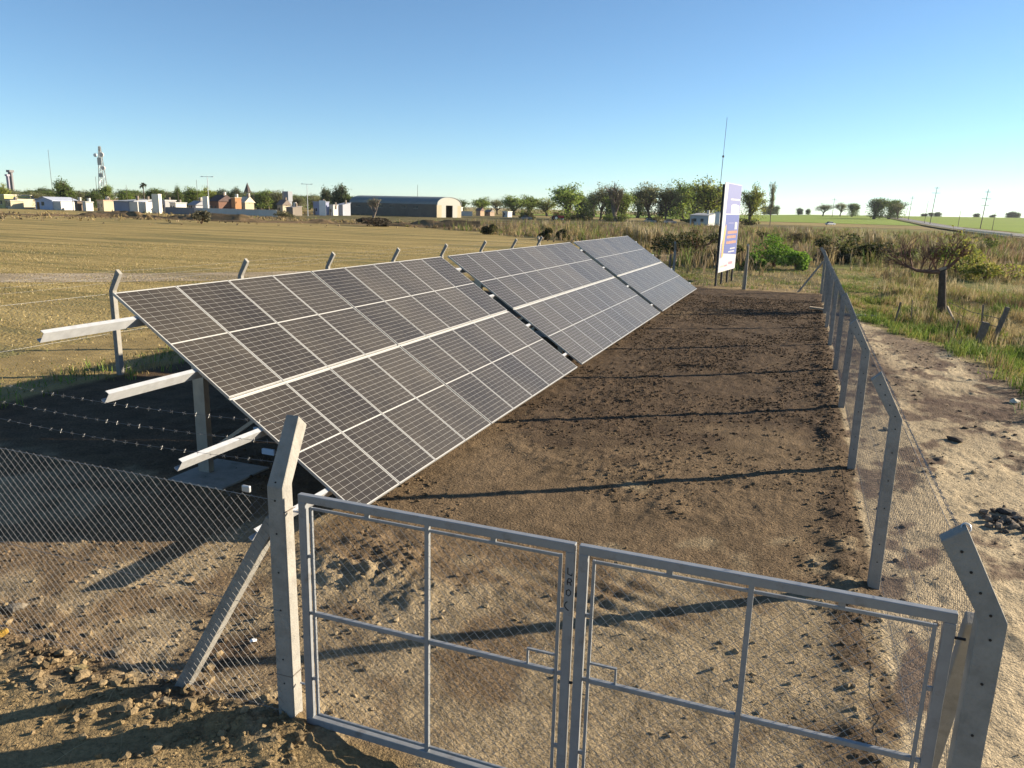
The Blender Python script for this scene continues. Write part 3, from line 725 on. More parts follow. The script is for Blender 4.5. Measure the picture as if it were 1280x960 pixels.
# left: stubble of the mown field and weeds along the fence
grass_stuff('field_stubble', 'short dry stubble of the mown field behind the panels', 60000, (-62, -14.2, 6, 70),
    lambda x, y: (np.abs(np.hypot(x, y)) < 75)*(x < scrub_left(y)-2)*(.3+.7*smooth((fbm(x, y, 2.5, 96)-.4)/.2)), lambda x, y: .04+.05*fbm(x, y, 2, 97), .03, 1.1,
    [DRY, STRAW, (.24,.19,.07), OLIVE], [.4,.15,.3,.15])
grass_stuff('fence_weeds', 'green weeds along the foot of the fence behind the panels', 1500, (-16.5, -13.3, 8, 41),
    lambda x, y: np.exp(-((x+14.3)/.7)**2)*smooth((fbm(x, y, 1.2, 98)-.35)/.2), lambda x, y: .10+.18*fbm(x, y, 1.5, 99), .02, 1.0,
    [GREEN, BRIGHT, OLIVE, DRY], [.3,.25,.3,.15], 6)
# grass strip past the end of the plot, then the wide band of tall dry scrub
grass_stuff('end_grass', 'patchy short grass between the plot and the scrub', 16000, (-20, 9, 42.3, 62),
    lambda x, y: .25+.75*smooth((fbm(x, y, 1.8, 101)-.42)/.15), lambda x, y: .07+.14*fbm(x, y, 2, 102), .025, 1.0,
    [OLIVE, DRY, BRIGHT, STRAW], [.35,.3,.15,.2], 4)
band = lambda x, y: (x > scrub_left(y)+2)*(x < 4+(y-44)*.36)*smooth((y-49-.15*np.abs(x))/4)
grass_stuff('dry_scrub', 'broad band of tall dry brown grass and reeds beyond the plot', 34000, (-75, 60, 47, 230),
    lambda x, y: band(x, y)*(.15+.85*smooth((fbm(x, y, 5, 103)-.38)/.2))*np.clip(80/y, .35, 1), lambda x, y: .55+.75*smooth((fbm(x, y, 6, 104)-.35)/.3), .06, .55,
    [DRY, REED, BROWN, OLIVE, BRIGHT], [.22,.18,.26,.24,.10], 7)
grass_stuff('far_weeds', 'rough brown weeds along the far edge of the mown field', 26000, (-230, -20, 60, 250),
    lambda x, y: smooth((x-scrub_left(y)+4)/5)*smooth((scrub_left(y)+60-x)/30)*(.2+.8*smooth((fbm(x, y, 7, 105)-.4)/.2)), lambda x, y: .25+.6*fbm(x, y, 8, 106), .13, 1.0,
    [DRY, REED, BROWN, OLIVE], [.35,.2,.3,.15], 5)
grass_stuff('town_weeds', 'low brown weeds and rubble growth in front of the town', 22000, (-240, -60, 70, 250),
    lambda x, y: np.exp(-((np.hypot(x, y)-172)/20)**2)*(x < scrub_left(y)+40)*(.3+.7*smooth((fbm(x, y, 6, 107)-.42)/.15)), lambda x, y: .15+.55*smooth((fbm(x, y, 7, 108)-.4)/.3), .16, 1.1,
    [DRY, BROWN, REED, (.10,.08,.05)], [.3,.3,.2,.2], 5)
grass_stuff('ditch_reeds', 'brown reeds standing in the ditch beside the road', 6000, (8, 46, 58, 175),
    lambda x, y: np.exp(-((x-.262*y+2.0)/(1.5+.03*y))**2)*(.3+.7*smooth((fbm(x, y, 5, 109)-.4)/.2)), lambda x, y: .5+.8*fbm(x, y, 5, 110), .06, .5,
    [REED, BROWN, (.22,.13,.085), OLIVE], [.3,.3,.25,.15], 6)
grass_stuff('roadside_grass', 'green grass on the slope up to the road', 9000, (10, 60, 60, 300),
    lambda x, y: (x > .262*y+1)*(x < .175*y+27)*(.4+.6*fbm(x, y, 8, 111)), lambda x, y: .2+.35*fbm(x, y, 6, 112), .10, .8,
    [GREEN, OLIVE, BRIGHT, DRY], [.3,.35,.15,.2], 4)

# bank of rough earth in front of the town
ub = np.linspace(-40, 600, 420); vb_ = np.interp(ub, [-40, 0, 150, 300, 440, 600], [267, 268, 271.5, 277, 280, 286]); cb = np.array([on_ground(u, v) for u, v in zip(ub, vb_)])
ofs = np.linspace(-5, 7, 9); rad_ = cb/np.hypot(cb[:, :1], cb[:, 1:])
XB_ = cb[:, None, 0]+rad_[:, None, 0]*ofs[None]; YB_ = cb[:, None, 1]+rad_[:, None, 1]*ofs[None]
ZB_ = np.exp(-(ofs[None]/3.0)**2)*(.15+1.1*smooth((fbm(XB_, YB_, 9, 131)-.36)/.3)+.35*vnoise(XB_, YB_, 1.6, 132))-.06
tag(link('earth_bank', np_mesh('earth_bank', np.stack([XB_, YB_, ZB_], -1).reshape(-1, 3), grid_faces(len(ub), 9), field_mat('bank_earth', (.20,.135,.075), (.15,.105,.055), (.085,.065,.035), False), smooth_sh=False)), kind='structure')

# --- shrubs, pampas clumps
def leaf_cloud(n, rx, ry, rz, zc, size, cols, w=None, lobes=7, seed=0, shell=.55):
    r_ = np.random.default_rng(seed); L = r_.normal(size=(lobes, 3)); L /= np.linalg.norm(L, axis=1)[:, None]; L *= r_.uniform(.25, .75, (lobes, 1)); rad = r_.uniform(.3, .55, lobes)
    i = r_.integers(0, lobes, n); d = r_.normal(size=(n, 3)); d /= np.linalg.norm(d, axis=1)[:, None]
    p = L[i]+d*(rad[i]*(shell+(1-shell)*r_.random(n)))[:, None]
    p = p*np.array([rx, ry, rz]); p[:, 2] = np.maximum(p[:, 2]+zc, .02)
    a = r_.normal(size=(n, 3)); a /= np.linalg.norm(a, axis=1)[:, None]; b = np.cross(a, r_.normal(size=(n, 3))); b /= np.linalg.norm(b, axis=1)[:, None]
    s = size*r_.uniform(.5, 1.3, (n, 1))
    V = np.stack([p-a*s*.5, p+b*s*.33, p+a*s*.6, p-b*s*.33], 1)
    T = (np.arange(n)[:, None]*4+np.array([[0,1,2,3]]))
    c = np.array(cols)[r_.choice(len(cols), n, p=w)]*r_.uniform(.75, 1.25, (n, 1))
    return V.reshape(-1, 3), T, np.repeat(c, 4, 0)
def shrub(name, label, x, y, rx, rz, cols, n, size, seed, group=None, cat='shrub', w=None):
    z = float(gh(np.array([x]), np.array([y]))[0]); root = empty(name, (x, y, z), random.uniform(0, 6)); tag(root, label, cat, group)
    V, T, c = leaf_cloud(n, rx, rx, rz, rz*.75, size, cols, w, 8, seed)
    link('foliage', np_mesh('foliage', V, T, MT['leaf'], c), root)
    b = MB(); r_ = random.Random(seed)
    for k in range(6):
        a = r_.uniform(0, 6.28); e = (rx*.6*math.cos(a), rx*.6*math.sin(a), rz*1.2); b.tube([(0,0,-.05),(e[0]*.3,e[1]*.3,e[2]*.5),e], [.03*rx,.02*rx,.006*rx], 4)
    o = b.build('stems', MT['twig'], root); o['kind'] = 'stuff'
    return root
def at_px(u, v): return on_ground(u, v)
G1 = [(.13,.24,.03),(.20,.32,.045),(.08,.15,.025)]
for i, (u, v, rx, rz, lab) in enumerate([(967,334,2.4,1.55,'bright green leafy shrub behind the wooden stake'), (995,338,1.2,.9,'small bright green shrub between stake and fence corner'), (940,336,1.1,.8,'low green shrub just past the billboard edge')]):
    shrub('green_shrub', lab, *at_px(u, v), rx, rz, G1, 2600, .17, 40+i, 'green shrubs in the scrub')
DK = [(.05,.065,.02),(.09,.09,.035),(.14,.11,.05),(.035,.04,.015)]
for i, (u, v, rx, rz, lab) in enumerate([(870,322,3.2,1.5,'wide dark shrub left of the billboard'), (835,318,2.2,1.2,'dark brown shrub behind the farthest solar table'), (1055,325,2.2,1.3,'dark olive shrub beyond the far fence corner'),
        (1090,330,2.0,1.1,'brown olive shrub left of the pruned tree'), (1030,318,1.8,1.2,'grey brown shrub standing in the reeds'), (683,300,1.1,.85,'round dark shrub at the field edge'), (704,300,1.0,.85,'round olive shrub beside a dark one at the field edge'), (610,293,1.5,1.1,'lone dark round bush on the edge of the mown field')]):
    shrub('scrub_bush', lab, *at_px(u, v), rx, rz, DK, 1500, .24, 60+i, 'dark bushes in the scrub')
MIX = [[(.10,.11,.035),(.14,.13,.05),(.07,.075,.025)],[(.15,.12,.06),(.11,.085,.045),(.19,.15,.08)],[(.12,.16,.035),(.17,.19,.05),(.08,.11,.03)]]
for i in range(26):
    u = random.uniform(770, 1260); v = random.uniform(296, 334); x, y = at_px(u, v); k = random.uniform(.7, 1.5)
    shrub('scrub_bush', 'low bush half hidden in the tall dry scrub', x, y, 1.1*k, .75*k, MIX[i % 3], 900, .2, 200+i, 'low bushes scattered through the scrub')
for i in range(24):
    p_, v_ = column(random.uniform(655, 945), random.uniform(262, 300)); k = random.uniform(.8, 1.5)
    shrub('hedge_bush', 'bushy undergrowth at the foot of the tree row', p_[0], p_[1], 2.6*k, 1.25*k, [DK, MIX[2], MIX[0]][i % 3], 700, .5, 300+i, 'undergrowth below the trees')
YG = [(.24,.25,.05),(.17,.20,.04),(.30,.27,.07)]
for i, (u, v, rx, rz, lab) in enumerate([(1205,345,2.2,1.35,'yellow green bush behind the pruned tree'), (1232,352,1.9,.9,'low yellow green bush right of the pruned tree'), (1190,335,1.8,1.2,'dark green bush directly behind the pruned trunk')]):
    shrub('leafy_bush', lab, *at_px(u, v), rx, rz, YG if i < 2 else G1, 1900, .16, 80+i, 'bushes behind the pruned tree')
def pampas(x, y, h, label, seed):
    root = empty('pampas_grass', (x, y, float(gh(np.array([x]), np.array([y]))[0])), 0); tag(root, label, 'pampas grass', 'pampas clumps in the scrub')
    n = 420; r_ = np.abs(rng.normal(0, .16*h, n)); a = rng.uniform(0, 6.28, n)
    V, T, c = blades(r_*np.cos(a), r_*np.sin(a), np.zeros(n), h*rng.uniform(.4, .85, n), np.full(n, .035), .9, palette(n, [OLIVE, DRY, REED, BROWN], [.3,.3,.2,.2]))
    link('leaves', np_mesh('leaves', V, T, MT['grass'], c), root)
    m = 46; r_ = np.abs(rng.normal(0, .13*h, m)); a = rng.uniform(0, 6.28, m)
    V, T, c = blades(r_*np.cos(a), r_*np.sin(a), np.zeros(m), h*rng.uniform(.85, 1.15, m), np.full(m, .10), .35, palette(m, [STRAW, (.46,.39,.27)]), tipcol=1.0)
    link('plumes', np_mesh('plumes', V, T, MT['grass'], c), root)['kind'] = 'stuff'
for i, (u, v, h) in enumerate([(785,303,2.9),(797,306,2.5),(810,308,2.3),(823,306,2.2),(840,310,2.0),(858,306,2.1),(905,312,1.8),(680,291,2.0),(990,300,2.0),(1010,305,2.2),(1070,312,2.4),(1085,312,2.5),(1098,314,2.4),(1112,316,2.2),(1165,322,1.8),(1215,318,1.7),(1225,320,1.7)]):
    pampas(*at_px(u, v), h, 'pale feathery pampas clump standing above the dry scrub', i)

# --- trees
def grow(r_, b, tips, p, d, L, rad, lev, maxlev, spread, up, kids):
    n = 3; pts = [p]; q = p.copy()
    for i in range(n):
        d = d+np.array([r_.gauss(0, .12), r_.gauss(0, .12), r_.gauss(0, .08)+up*.08]); d /= np.linalg.norm(d); q = q+d*L/n; pts.append(q.copy())
    b.tube(pts, [rad, rad*.86, rad*.74, rad*.62], 7 if lev == 0 else (5 if lev == 1 else 3), caps=lev > 0)
    if lev >= maxlev: tips.append((q, d)); return
    if lev >= 2: tips.append(((pts[1]+pts[2])/2, d))
    for k in range(kids[min(lev, len(kids)-1)]):
        t = r_.uniform(.5, 1.0) if lev else r_.uniform(.38, 1.0); j = min(n-1, int(t*n)); s = pts[j]+(pts[j+1]-pts[j])*(t*n-j)
        a = r_.uniform(0, 6.28); e1 = np.cross(d, (.3, .5, .8)); e1 /= np.linalg.norm(e1); e2 = np.cross(d, e1)
        nd = d*math.cos(spread)+(e1*math.cos(a)+e2*math.sin(a))*math.sin(spread)*r_.uniform(.7, 1.2)+np.array([0, 0, up]); nd /= np.linalg.norm(nd)
        grow(r_, b, tips, s, nd, L*r_.uniform(.62, .82), rad*.55, lev+1, maxlev, spread, up, kids)
def tree_meshes(seed, h=10.0, trunk=.28, spread=.6, up=.18, maxlev=4, kids=(5,4,3,3), leaves=2600, size=.45, cols=None, scat=.55, barkm='bark', w=None, rad=.028, low=.0):
    r_ = random.Random(seed); nr = np.random.default_rng(seed); b = MB(); tips = []
    grow(r_, b, tips, np.array([0, 0, -.2]), np.array([r_.gauss(0, .05), r_.gauss(0, .05), 1.0]), h*trunk, h*rad, 0, maxlev, spread, up, kids)
    tp = np.array([t[0] for t in tips]); sc_ = (h)/max(tp[:, 2].max(), 1e-3)
    b.v = [(q[0]*sc_, q[1]*sc_, q[2]*sc_) for q in b.v]; tp = tp*sc_
    tm = b.mesh('trunk', MT[barkm])
    i = nr.integers(0, len(tp), leaves); n = leaves
    clm = nr.normal(0, 1, (len(tp), 1))                      # lighter and darker clumps
    p = tp[i]+np.clip(nr.normal(0, scat, (n, 3)), -1.7*scat, 1.7*scat)*np.array([1, 1, .8]); lo = nr.random(n) < low; p[:, 2] = np.where(lo, p[:, 2]*nr.uniform(.12, 1, n), p[:, 2]); p[:, 2] = np.maximum(p[:, 2], .25)
    a = nr.normal(size=(n, 3)); a /= np.linalg.norm(a, axis=1)[:, None]; bb = np.cross(a, nr.normal(size=(n, 3))); bb /= np.linalg.norm(bb, axis=1)[:, None]
    s = size*nr.uniform(.45, 1.3, (n, 1))
    V = np.stack([p-a*s*.5, p+bb*s*.36, p+a*s*.55, p-bb*s*.3], 1).reshape(-1, 3)
    c = np.array(cols)[nr.choice(len(cols), n, p=w)]*nr.uniform(.75, 1.25, (n, 1))*(1+.16*clm[i])
    cm = np_mesh('crown', V, np.arange(n*4).reshape(-1, 4), MT['leaf'], np.repeat(np.clip(c, .01, 1), 4, 0))
    return tm, cm
SPR = [(.20,.27,.05),(.14,.21,.04),(.25,.30,.07)]; DEN = [(.10,.145,.035),(.13,.18,.045),(.075,.105,.03)]; GREY = [(.22,.235,.11),(.17,.19,.07),(.26,.25,.14)]; YEL = [(.30,.31,.06),(.23,.26,.05),(.16,.20,.04)]; BLU = [(.10,.13,.06),(.08,.105,.055)]
KIND = {
 'sparse': [tree_meshes(s, 10, .30, .50, .26, 4, (6,4,4,3), 2600, .30, GREY, .45, 'bark', rad=.022) for s in (1, 2)],
 'green': [tree_meshes(s, 10, .20, .60, .20, 4, (7,4,3,3), 4600, .40, SPR, .55, low=.25) for s in (3, 4)],
 'dense': [tree_meshes(s, 10, .16, .66, .16, 4, (7,5,3,3), 5600, .50, DEN, .65, low=.5) for s in (5, 6)],
 'yellow': [tree_meshes(s, 10, .20, .60, .18, 4, (7,4,3,3), 4600, .40, YEL, .55, low=.25) for s in (7, 8)],
 'bare': [tree_meshes(s, 10, .15, .35, .35, 4, (7,4,3,3), 500, .28, GREY, .4, 'bark_pale', rad=.016) for s in (9,)],
 'poplar': [tree_meshes(s, 10, .3, .25, .5, 4, (6,4,3,3), 1300, .30, GREY, .3, 'bark_pale', rad=.014) for s in (10,)],
 'blue': [tree_meshes(s, 10, .12, .62, .16, 4, (7,5,3,3), 5200, .60, BLU, .75, low=.7) for s in (11, 12)],
}
EXT = {}
for k_, L_ in KIND.items():
    for i, (tm, cm) in enumerate(L_):
        co = np.zeros(len(cm.vertices)*3, np.float32); cm.vertices.foreach_get('co', co); co = co.reshape(-1, 3); EXT[k_, i] = (np.percentile(np.abs(co[:, :2]), 93)*2, np.percentile(co[:, 2], 99))
def tree(kind, u, vtop, wpx, depth, label, group=None, var=None, name='broadleaf_tree'):
    p, vb = column(u, depth); var = random.randrange(len(KIND[kind])) if var is None else var
    h = (vb-vtop)*depth/F_PX; wm = wpx*depth/F_PX; e = EXT[kind, var]
    root = empty(name, p, random.uniform(0, 6.28)); tag(root, label, 'tree', group)
    root.scale = (wm/e[0], wm/e[0], h/e[1])
    link('trunk', KIND[kind][var][0], root); link('crown', KIND[kind][var][1], root)
    return root
gm = 'trees beyond the scrub'
for a in [('green',704,233,40,285,'big green tree behind the red tractor'),('sparse',750,232,32,300,'sparse grey tree with pale twigs right of the red tractor'),('bare',771,230,32,268,'nearly bare many stemmed tree with straight upright twigs'),
          ('green',782,243,34,272,'low leafy green tree beside the bare many stemmed tree'),('sparse',812,231,38,300,'wide sparse grey tree with forked dark trunk'),('sparse',832,232,26,296,'slanting sparse grey tree touching the wide sparse one'),
          ('green',854,230,34,330,'light green tree left of the dense yellow green one'),('yellow',884,227,44,300,'dense yellow green tree left of the billboard'),('yellow',937,235,26,270,'thin yellow green tree right of the billboard'),('poplar',962,230,13,240,'slender upright poplar past the billboard')]:
    tree(*a, gm)
for u, vt, wp, d, k, lab in [(578,251,26,430,'dense','dark dense tree beside the white cube building'),(600,248,22,420,'green','light green tree above the brown hut roof'),(622,249,24,430,'sparse','grey sparse tree between the brown huts and the white hut'),(642,246,30,400,'green','wide light green tree behind the low white hut'),(664,246,28,410,'green','light green tree above the dark blue grey car'),(684,249,24,400,'yellow','yellow green tree between dark car and red tractor')]:
    tree(k, u, vt, wp, d, lab, 'tree row right of the hangar')
for u, vt, wp, d, k in [(722,246,28,420,'dense'),(742,244,28,440,'dense'),(768,243,26,430,'blue'),(796,242,28,420,'dense'),(826,244,26,440,'blue'),(845,241,26,420,'dense'),(870,240,28,430,'blue'),(905,243,28,410,'dense')]:
    tree(k, u, vt, wp, d, 'darker tree filling the gap behind the sparse grey trees', 'dark trees behind the front tree row')
for k, u, vt, wp, d, lab in [('dense',955,258,10,900,'small dark tree at one end of the far trio on the green field'),('blue',963,256.5,11,880,'tallest tree of the far trio on the green field'),('dense',972,258,10,880,'rounded tree of the far trio on the green field'),('blue',998,260.5,8,1000,'tiny far tree on the field horizon'),('dense',1010,261.5,7,1000,'tiny far bush shaped tree on the field horizon'),
     ('sparse',1028,255,20,700,'greyish tree beside the far power pole'),('sparse',1050,254,15,700,'pale thin tree left of the dark round tree'),('dense',1064,255,16,680,'dark round tree left of the large roadside tree'),('dense',1092,249,27,560,'large dark round tree standing by the road'),('dense',1110,251,24,580,'dark tree merging with the large roadside tree'),('sparse',1122,254,14,560,'thin grey tree at the right end of the roadside group'),
     ('blue',1155,267,8,1100,'hazy low tree of the far horizon group by the leaning pole'),('dense',1163,266,8,1100,'hazy rounded tree of the far horizon group by the leaning pole'),('blue',1171,265.5,8,1100,'hazy tallest tree of the far horizon group by the leaning pole'),('blue',1220,267,8,1200,'hazy tree beside the double crossarm pole'),('dense',1243,268.5,9,1250,'low hazy tree on the green field horizon'),('blue',1263,265,10,1150,'largest hazy tree on the green field horizon'),('dense',1273,266.5,9,1150,'hazy tree touching the largest one on the horizon')]:
    tree(k, u, vt, wp, d, lab, 'far trees along the road and fields')
for k, u, vt, wp, d, lab in [('yellow',2,231,20,255,'yellow green tree beside the grain silos'),('dense',76,227,27,222,'green tree behind the pale blue house'),('sparse',46,240,26,300,'greyish tree left of the pale blue house'),('dense',62,240,20,320,'dark tree just above the pale blue roof'),('sparse',95,240,22,330,'greyish tree between pale blue house and mast'),
     ('green',137,233,15,260,'light tree at the foot of the telecom mast'),('dense',124,242,14,250,'small dark tree left of the telecom mast foot'),('green',160,240,18,330,'low green tree right of the telecom mast'),('dense',200,237,24,280,'dark tree behind the white tall wall'),('dense',222,235,11,270,'narrow dark tree behind the flat roofs'),
     ('green',245,236,24,290,'light green tree left of the street lamp'),('yellow',262,236,20,300,'yellow green tree behind the street lamp'),('blue',283,239,20,380,'dark tree behind the red brown roof'),('blue',294,237,12,300,'dark pointed tree left of the church spire'),('sparse',322,240,22,360,'grey tree right of the church spire'),('green',336,239,22,350,'light green tree between spire and water tower'),('sparse',347,239,24,340,'greyish tree left of the water tower'),
     ('sparse',375,245,20,340,'greyish tree behind the low sheds'),('blue',409,237,15,290,'dark rounded tree left of the hangar'),('blue',424,234,18,285,'taller dark tree left of the hangar'),('dense',434,244,14,285,'small dark tree touching the hangar end'),('sparse',395,246,16,330,'grey tree left of the dark pair by the hangar'),('dense',568,250,14,430,'dark tree peeping past the hangar front')]:
    tree(k, u, vt, wp, d, lab, 'trees in the town')
for u in np.linspace(0, 436, 42):           # treetops that close the town skyline
    tree(random.choice(['blue','dense','sparse']), u+random.uniform(-6, 6), float(np.interp(u, [0, 200, 436], [236, 240, 247]))+random.uniform(-2, 2.5), random.uniform(20, 32), random.uniform(330, 430), 'distant treetop closing the skyline behind the town roofs', 'treetops behind the town')

# palm
def palm(u, vtop, depth, label):
    p, vb = column(u, depth); h = (vb-vtop)*depth/F_PX; root = empty('palm_tree', p); tag(root, label, 'tree')
    MB().tube([(0,0,-.1),(.05,0,h*.5),(0,.05,h*.84)], [.28,.22,.2], 7).build('trunk', MT['bark_pale'], root)
    V = []; T = []; 
    for k in range(34):
        a = k*2.4; el = rng.uniform(-.7, 1.2); L = h*.17*rng.uniform(.8, 1.15); o = len(V); d = np.array([math.cos(a)*math.cos(el), math.sin(a)*math.cos(el), math.sin(el)]); s = np.array([-math.sin(a), math.cos(a), 0])*.35
        c0 = np.array([0, 0, h*.85]); m_ = c0+d*L*.6; e = c0+d*L+np.array([0, 0, -L*.3]); V += [c0, m_+s, e, m_-s]; T.append((o, o+1, o+2, o+3))
    V = np.array(V); link('crown', np_mesh('crown', V, np.array(T), MT['leaf'], np.tile([[.06,.07,.04]], (len(V), 1))), root)
palm(181, 228, 330, 'lone palm with round head behind the town roofs')

# pruned tree on the right with bare reddish twigs
def pruned_tree():
    x, y = on_ground(1176, 390); z = gz(x, y) if y < 44 else 0; root = empty('pruned_tree', (x, y, z)); tag(root, 'old pruned tree with thick leaning trunk and bare reddish twigs', 'tree')
    b = MB(); b.tube([(.05,0,-.2),(.02,0,.25),(-.03,.02,.8),(-.10,.05,1.5),(-.16,.05,2.05)], [.26,.21,.17,.15,.15], 10); tr = b.build('trunk', MT['bark'], root, sm=True)
    b = MB(); r_ = random.Random(5); tips = []
    b.tube([(-.14,.05,1.95),(-.6,.0,1.92),(-1.15,-.05,1.95),(-1.6,-.05,2.15)], [.105,.09,.07,.05], 7); b.tube([(-.16,.05,2.0),(.15,.1,2.25),(.35,.15,2.5)], [.10,.08,.055], 6)
    for (s, d, L) in [((-1.6,-.05,2.1),(-.4,0,.9),1.0),((-1.3,-.05,2.0),(-.2,.2,1),1.1),((-1.0,-.05,1.95),(-.1,-.2,1),1.15),((-.7,0,1.93),(.1,.2,1),1.0),((-.4,0,1.95),(-.1,-.1,1),1.15),((-.15,.05,2.1),(.1,.2,1),1.1),((.3,.15,2.45),(.4,.1,.9),.9),((.2,.1,2.3),(.8,-.2,.7),.9),((.0,.1,2.15),(.1,-.4,1),1.0),((-1.5,-.05,2.05),(-1,.2,.45),1.0)]:
        for k in range(3):
            dd = np.array(d)+np.array([r_.gauss(0,.3), r_.gauss(0,.3), 0]); dd /= np.linalg.norm(dd); grow(r_, b, tips, np.array(s, float), dd, L*r_.uniform(.5, .8), .026, 1, 3, .55, .05, (4,5,4))
    b.build('branches', MT['twig'], root)
    nn = 170; tp = np.array([t[0] for t in tips]); tp = tp[tp[:, 0] > -.5]; i = rng.integers(0, len(tp), nn); p = tp[i]+rng.normal(0, .10, (nn, 3)); a = rng.normal(size=(nn, 3)); a /= np.linalg.norm(a, axis=1)[:, None]; bb = np.cross(a, rng.normal(size=(nn, 3))); bb /= np.linalg.norm(bb, axis=1)[:, None]; s = .07
    V = np.stack([p-a*s, p+bb*s*.6, p+a*s, p-bb*s*.6], 1).reshape(-1, 3); link('leaves', np_mesh('leaves', V, np.arange(nn*4).reshape(-1, 4), MT['leaf'], np.repeat(palette(nn, YG), 4, 0)), root)['kind'] = 'stuff'
    MB().tube([(-.16,.05,2.04),(-.2,.05,2.12)], [.17,.15], 9).build('cut_face', MT['wood'], tr)
pruned_tree()

# ------------------------------------------------------------------ things round the plot
# billboard
def billboard():
    root = empty('billboard', (-4.18, 42.35, 0), math.atan2(4.6, .50)); tag(root, 'tall blue and white billboard on black posts past the end fence', 'billboard')
    W = 4.5; z0, z1 = .75, 5.45                # local x runs along the panel, local -y is the printed side
    for i, xx in enumerate((.1, 1.5, 3.0, 4.4)):
        MB().box(xx-.05, xx+.05, .04, .14, -.3, z1-.1 if i == 0 else 5.1).build('post', MT['black'], root)
    for z in (1.2, 3.0, 4.9): MB().box(0, W, .02, .06, z-.04, z+.04).build('back_rail', MT['black'], root)
    MB().box(0, W, -.012, .02, z0, z1).build('panel', simple('billboard_white', (.40,.395,.41), .5, var=.04), root)
    lav = simple('billboard_lavender', (.125,.135,.29), .5, var=.06); blue = simple('billboard_blue', (.045,.065,.23), .5, var=.08)
    ora = simple('billboard_orange', (.36,.17,.10), .5, var=.06); yel = simple('billboard_yellow', (.42,.25,.075), .5, var=.1); pink = simple('billboard_pink', (.40,.19,.25), .5, var=.1); wh = MT['billboard_white']
    def area(n, m, pts, d): b = MB(); b.prism([(x_, -.012-d, z_) for x_, z_ in pts], (0, d*.9, 0)); return b.build(n, m, root)
    area('printed_field', lav, [(.70,3.85),(4.45,3.85),(4.45,5.42),(.85,5.42)], .003)
    area('printed_field', wh, [(2.0,3.87),(4.2,3.87),(4.2,4.30),(2.9,4.38),(2.0,4.32)], .006)
    area('printed_field', blue, [(.80,1.75),(4.45,1.55),(4.45,3.80),(.80,3.80)], .003)
    area('printed_figure', yel, [(.45,1.5),(.85,1.6),(.95,2.4),(1.15,3.0),(1.1,3.3),(.75,3.1),(.5,2.4)], .006)
    area('printed_figure', lav, [(.12,1.5),(.42,1.5),(.45,2.5),(.2,2.2)], .006)
    for (xa, xb, z, hh, m) in [(1.6,4.2,2.85,.16,ora),(1.5,3.9,2.6,.15,ora),(1.5,4.1,2.3,.15,ora),(2.6,4.0,1.95,.08,wh),(2.2,3.9,1.78,.07,wh),(1.7,4.2,4.62,.10,wh),(1.6,3.2,3.35,.09,lav),(3.4,4.1,3.2,.42,wh),(.5,1.3,1.05,.10,MT['dull_steel']),(1.5,2.2,1.05,.10,pink),(2.5,3.6,1.15,.16,pink)]:
        x_ = xa; ln = empty('printed_line', (0, 0, 0)); ln.parent = root
        while x_ < xb-.05:
            L = min(random.uniform(.12, .34), xb-x_); b = MB(); b.prism([(x_, -.020, z-hh/2), (x_+L, -.020, z-hh/2), (x_+L, -.020, z+hh/2*random.uniform(.6, 1)), (x_, -.020, z+hh/2)], (0, .003, 0)); b.build('printed_word', m, ln); x_ += L+.05
billboard()
def stick(name, label, cat, p, q, w_, m, group=None):
    p = np.array(p, float); o = MB().beam(p-p, np.array(q, float)-p, w_, w_*.8).build(name, MT[m], None, p, bevel=.006); tag(o, label, cat, group); return o
x, y = on_ground(928, 362); stick('wooden_stake', 'pale upright wooden stake right of the billboard', 'stake', (x, y, -.2), (x+.10, y+.05, 2.25), .09, 'wood')
x, y = on_ground(836, 351); stick('wooden_stake', 'weathered grey fence post left of the billboard', 'post', (x, y, -.2), (x, y, 1.5), .12, 'oldwood')
x, y = on_ground(1020, 388); o = MB().box(-.42,.42,-.11,.11,0,.07).build('timber_plank', MT['wood'], None, (x+.15, y, gz(x, y)+.04), bevel=.006); o.rotation_euler = (.05, .06, -.1); tag(o, 'pale plank lying on the soil against the long fence', 'plank')
x, y = on_ground(1066, 394); o = MB().tube([(-.9,0,0),(.9,0,0)], .06, 8).build('concrete_pipe', MT['concrete'], None, (x, y, .0)); o.rotation_euler = (0, 0, .1); tag(o, 'pale pipe end lying in the grass outside the long fence', 'pipe')
# old broken fence by the pruned tree
for i, (u, v, u2, v2, w_, lab) in enumerate([(1240,416,1250,376,.16,'thick leaning weathered post of the broken fence'),(1228,400,1226,374,.07,'thin dark stick of the broken fence beside the stump'),(1222,416,1228,392,.26,'short thick stump of the broken fence'),(1194,410,1196,390,.06,'pale short stick of the broken fence near the trunk'),(1118,395,1122,370,.08,'thin dark twig post left of the pruned tree'),(1140,392,1138,366,.04,'thin bare stem left of the pruned trunk')]):
    x, y = on_ground(u, v+4); z0 = gz(x, y); dd = np.hypot(x, y); k_ = dd*1.0/F_PX
    stick('old_fence_post', lab, 'fence post', (x, y, z0-.2), (x+(u2-u)*k_, y, z0+(v-v2)*k_), w_, 'oldwood', 'remains of the broken fence')
xa, ya = on_ground(1183, 392); xb, yb = on_ground(1200, 402); za = gz(xa, ya)
o = MB().tube([(0,0,.55),(xb-xa-.2,yb-ya,.28),(xb-xa,yb-ya,.18)], [.05,.045,.04], 6).build('fallen_branch', MT['wood'], None, (xa, ya, za)); tag(o, 'pale fallen branch leaning from the pruned trunk', 'branch')
xc, yc = on_ground(1246, 416)
for k, zz in enumerate((.75, .45)):
    o = MB().tube([(0,0,zz),((xc-xa)*.5,(yc-ya)*.5,zz-.08),(xc-xa,yc-ya,zz+.02)], .012, 4).build('fence_wire', MT['oldwood'], None, (xa, ya, za)); tag(o, 'rusty sagging wire of the broken fence', 'wire', 'wires of the broken fence')
